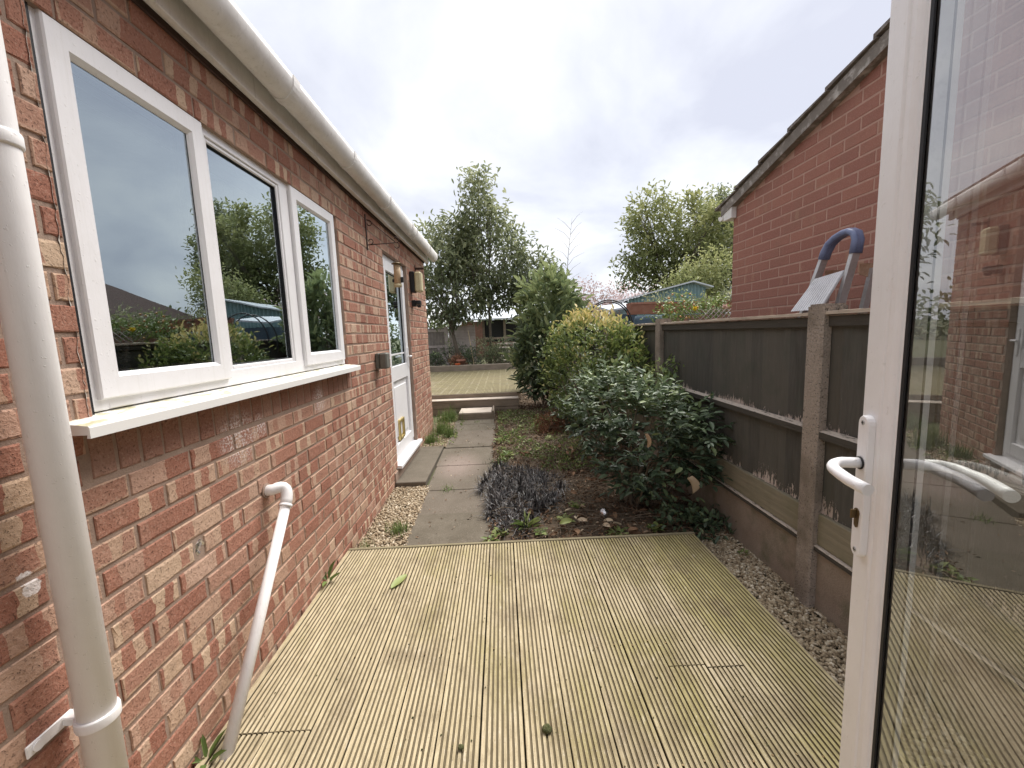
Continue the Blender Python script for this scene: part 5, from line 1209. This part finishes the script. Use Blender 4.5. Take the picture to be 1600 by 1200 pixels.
# ------------------------------------------------------------------ back of the garden
gt = empty('garden_gate', (-2.0, 13.6, .36), 'weathered grey boarded garden gate behind the raised platform', 'gate')
for k in range(9):
    g = MB(); g.bbox(-2.75 + .1 * k, -2.655 + .1 * k, 13.6, 13.62, .38, 1.58, .002); part(g, 'board', M_gate, gt)
g = MB()
for z_ in (.55, .98, 1.5): g.bbox(-2.75, -1.86, 13.57, 13.598, z_ - .04, z_ + .04, .003)
part(g, 'rail', M_paleboard, gt)
gp = MB(); gp.bbox(-1.84, -1.73, 13.5, 13.61, .3, 1.62, .006); tag(gp.build('gate_post', M_paleboard), 'pale timber gate post between the gate and the slatted panel', 'post')
sf = empty('slatted_fence', (-1.3, 13.7, .36), 'pale silvered horizontal slatted fence panel at the back', 'fence panel')
for k in range(12):
    z_ = .42 + k * .098; g = MB(); g.hexa([(-1.72, 13.69, z_), (-.85, 13.69, z_), (-.85, 13.71, z_), (-1.72, 13.71, z_), (-1.72, 13.705, z_ + .095), (-.85, 13.705, z_ + .095), (-.85, 13.72, z_ + .095), (-1.72, 13.72, z_ + .095)]); part(g, 'slat', M_paleboard, sf)
g = MB(); g.bbox(-1.2, -1.16, 13.66, 13.69, .4, 1.58, .002); g.bbox(-1.72, -.85, 13.66, 13.73, 1.6, 1.63, .002); part(g, 'batten', M_paleboard, sf)
def pot(name, x, y, z, r, h, mat, label):
    g = MB(); g.lathe([(0, 0), (r * .68, 0), (r * .92, h * .82), (r * 1.02, h * .82), (r * 1.03, h), (r * .9, h), (r * .86, h * .85), (0, h * .84)], (x, y, z), 18); return tag(g.build(name, mat), label, 'pot')
pot('plant_pot', -1.20, 12.0, .37, .13, .26, M_terra, 'larger terracotta pot on the back border behind the sleeper')
pot('plant_pot', -1.27, 11.75, .37, .075, .16, M_orange, 'small bright orange plastic pot in front of the terracotta pot')
g = MB(); g.tube([(-1.02, 12.9, 1.47), (-.83, 12.2, .36)], .012, 6); tag(g.build('garden_cane', M_cane), 'leaning bamboo cane stuck in the back border', 'cane')
tb = MB(); tb.hexa([(-1.62, 12.6, .37), (-1.56, 12.6, .37), (-1.56, 12.64, .37), (-1.62, 12.64, .37), (-2.05, 13.1, .98), (-1.99, 13.1, .98), (-1.99, 13.14, .98), (-2.05, 13.14, .98)]); tag(tb.build('leaning_board', M_gate), 'grey board leaning against the garden gate', 'board')
sh = empty('brick_shed', (-.4, 17, .3), 'low brick outbuilding with pale sheet roof seen between the trunks', 'shed')
g = MB(); g.box(-1.6, -.75, 17, 19, .3, 1.85); g.box(-.75, 1.0, 17.2, 19, .3, 1.0); part(g, 'wall', M_oldbrick, sh)
g = MB(); g.box(-.72, .9, 17.3, 17.35, .6, 1.9); part(g, 'dark_opening', M_blackp, sh)  # black sheet stands in for the shade inside the opening
for x_ in (-.72, .15, .95):
    g = MB(); g.box(x_ - .05, x_ + .05, 17.1, 17.2, .3, 1.9); part(g, 'pier', M_sleeper, sh)
g = MB(); g.hexa([(-1.9, 16.8, 1.9), (1.3, 16.8, 1.9), (1.3, 19.4, 2.9), (-1.9, 19.4, 2.9), (-1.9, 16.8, 1.95), (1.3, 16.8, 1.95), (1.3, 19.4, 2.95), (-1.9, 19.4, 2.95)]); part(g, 'roof', M_roofp, sh)
stp = empty('garden_steps', (.2, 13.4, .3), 'timber garden steps climbing towards the brick outbuilding', 'steps')
for k in range(5):
    g = MB(); g.bbox(-.15, .55, 13.4 + .3 * k, 13.75 + .3 * k, .42 + .13 * k, .47 + .13 * k, .004); part(g, 'tread', M_paleboard, stp)
g = MB(); g.bbox(-.6, 1.0, 15.1, 15.14, 1.13, 1.2, .003); g.bbox(-.6, 1.0, 15.1, 15.14, .8, .87, .003)
for x_ in (-.6, .2, .96): g.bbox(x_ - .03, x_ + .03, 15.14, 15.2, .3, 1.22, .003)
tag(g.build('post_and_rail', M_sleeper), 'pale timber rail behind the garden steps', 'rail')
# ---- beyond the right fence
ts = empty('tin_shed', (4.6, 11, 0), 'blue green corrugated tin shed with pale sloping roof beyond the fence', 'shed')
def corr(mb, x0, x1, y, z0, topf, pitch=.095, amp=.022):
    n = int((x1 - x0) / pitch * 6); vs = []; fs = []
    for i in range(n + 1):
        x = x0 + (x1 - x0) * i / n; yy = y + amp * math.sin(2 * math.pi * (x - x0) / pitch); vs += [(x, yy, z0), (x, yy, topf(x))]
        if i: fs.append((2 * i - 2, 2 * i, 2 * i + 1, 2 * i - 1))
    mb.add(vs, fs, True)
topf = lambda x: 2.10 + (x - 3.37) * .225 if x < 5.07 else 2.483 - (x - 5.07) * .3
g = MB(); corr(g, 3.40, 5.45, 11.0, .1, lambda x: topf(x) - .01); part(g, 'wall', M_teal, ts)
g = MB(); g.box(3.42, 5.43, 11.06, 13, .1, 2.05); part(g, 'body', M_teal, ts)
g = MB()
for xa, xb in ((3.25, 5.07), (5.07, 5.6)):
    za, zb = topf(xa), topf(xb)
    g.hexa([(xa, 10.85, za), (xb, 10.85, zb), (xb, 13.1, zb), (xa, 13.1, za), (xa, 10.85, za + .035), (xb, 10.85, zb + .035), (xb, 13.1, zb + .035), (xa, 13.1, za + .035)])
part(g, 'roof', M_roofp, ts)
gh_ = empty('cold_frame', (2.3, 8, 0), 'small pale roofed cold frame beyond the fence behind the hoops', 'cold frame')
part(MB().box(2.0, 2.5, 7.6, 8.3, 0, 1.60), 'body', M_bluebutt, gh_)
part(MB().hexa([(1.96, 7.5, 1.66), (2.54, 7.5, 1.72), (2.54, 8.4, 1.82), (1.96, 8.4, 1.78), (1.96, 7.5, 1.69), (2.54, 7.5, 1.75), (2.54, 8.4, 1.85), (1.96, 8.4, 1.81)]), 'lid', M_roofp, gh_)
for dx, lb in ((0, 'front dark plastic hoop arching above the fence'), (.10, 'rear dark plastic hoop arching above the fence')):
    g = MB(); y_ = 6.2 + dx * 4; pts = [(1.62 + dx + .36 * math.cos(a), y_, 1.35 + .42 * math.sin(a)) for a in [math.pi * i / 18 for i in range(19)]]
    pts = [(pts[0][0], y_, .0)] + pts + [(pts[-1][0], y_, .0)]; g.tube(pts, .010, 7); tag(g.build('garden_hoop', M_blackp), lb, 'hoop', 'hoops beyond the fence')
g = MB(); g.lathe([(0, 0), (.16, 0), (.19, .5), (.20, 1.5), (.19, 1.56), (0, 1.56)], (2.18, 6.1, -.05), 20); tag(g.build('water_butt', M_bluebutt), 'blue grey plastic water butt just beyond the fence', 'water butt')
for i, (x, y) in enumerate(((2.2, 6.5), (2.66, 6.7), (3.1, 6.72), (3.55, 6.68), (4.0, 6.72))):
    g = MB(); z_ = 1.55; g.extr([(y - .09, z_), (y + .09, z_), (y + .12, z_ + .15), (y + .135, z_ + .15), (y + .135, z_ + .18), (y - .135, z_ + .18), (y - .135, z_ + .15), (y - .12, z_ + .15)], x - .19, x + .19, axis='x')
    tag(g.build('plant_trough', M_terra), ('%s terracotta trough on the low wall beyond the fence' % ['first', 'second', 'third', 'fourth', 'fifth'][i]) + ' counted from the hoops', 'trough', 'terracotta troughs beyond the fence')
g = MB(); g.box(2.45, 4.2, 6.6, 6.8, -.1, 1.52); tag(g.build('low_brick_wall', M_oldbrick), 'low red brick wall carrying troughs beyond the fence', 'wall')
climber, _ = bush('climbing_plant', 'leafy plant with orange fruit climbing above the fence top', 'plant', (2.45, 5.6, .3), [(2.5, 5.7, 1.58, .22, .2, .2), (2.25, 5.6, 1.45, .2, .2, .2), (2.95, 5.8, 1.60, .3, .2, .14)], 110, 10, .05, .05, .028, M_weed, tz(1.2, 1.8, .2, .6), up=.2, inner=.3, stems=8)
fm = bpy.data.meshes.new('fruit'); fm.from_pydata([tuple(v * .015) for v in ICO_V], [], [tuple(int(i) for i in f) for f in ICO_F]); fm.materials.append(M_fruit)
for i in range(20):
    o = link('fruit', fm, climber); o.matrix_parent_inverse = climber.matrix_basis.inverted(); o.location = (random.gauss(2.42, .15), random.gauss(5.48, .05), random.uniform(1.42, 1.76))
bush('trough_plants', 'low dull green plants trailing from the terracotta troughs', 'plant', (3.4, 6.7, 1.6), [(3.3, 6.6, 1.68, .7, .3, .12), (2.6, 6.6, 1.75, .3, .2, .1), (3.9, 6.8, 1.8, .3, .3, .15)], 110, 12, .06, .05, .02, M_treeA, tz(1.5, 1.95, .3, .7), up=.4, inner=.2, stems=4)
def flower(x, y, z, r, mat, label):
    root = empty('garden_flower', (x, y, z), label, 'flower')
    for k in range(9):
        a = 2 * math.pi * k / 9; me = leaf_mesh(r, r * .6, .5, 'petal'); o = link('petal', me, root, mat); o.rotation_euler = (0, -.7 - .5 * (k % 2), a)
    part(MB().tube([(x, y, z), (x + .02, y, .3)], .004, 5), 'stem', M_weed, root)
flower(2.52, 5.35, 1.53, .07, M_yellow, 'single yellow bloom above the fence top')
flower(3.05, 5.6, 1.54, .09, M_pet, 'white and pink rose above the fence near the gable corner')
tr = empty('wooden_trellis', (2.95, 5.5, 1.3), 'thin diamond trellis showing just above the fence top', 'trellis')
for k in range(14):
    g = MB(); x_ = 2.4 + .07 * k; g.tube([(x_, 5.5, 1.15), (x_ + .4, 5.5, 1.55)], .005, 4); part(g, 'lath', M_gate, tr)
    g = MB(); g.tube([(x_ + .4, 5.512, 1.15), (x_, 5.512, 1.55)], .005, 4); part(g, 'lath', M_gate, tr)
# brown roofed house away to the right (seen mirrored in the window)
fh = empty('distant_house', (13.5, 14, 0), 'brown tiled house reflected in the nearest window pane', 'house')
part(MB().box(10.3, 18, 13, 18, 0, 2.3), 'wall', M_darkroof, fh)
g = MB(); g.add([(9.6, 12.6, 1.9), (18.5, 12.6, 1.9), (18.5, 18.4, 1.9), (9.6, 18.4, 1.9), (13.0, 14.5, 4.3), (18.5, 14.5, 4.3)], [(0, 1, 5, 4), (3, 0, 4), (2, 3, 4, 5), (1, 2, 5), (3, 2, 1, 0)]); part(g, 'roof', M_darkroof, fh)
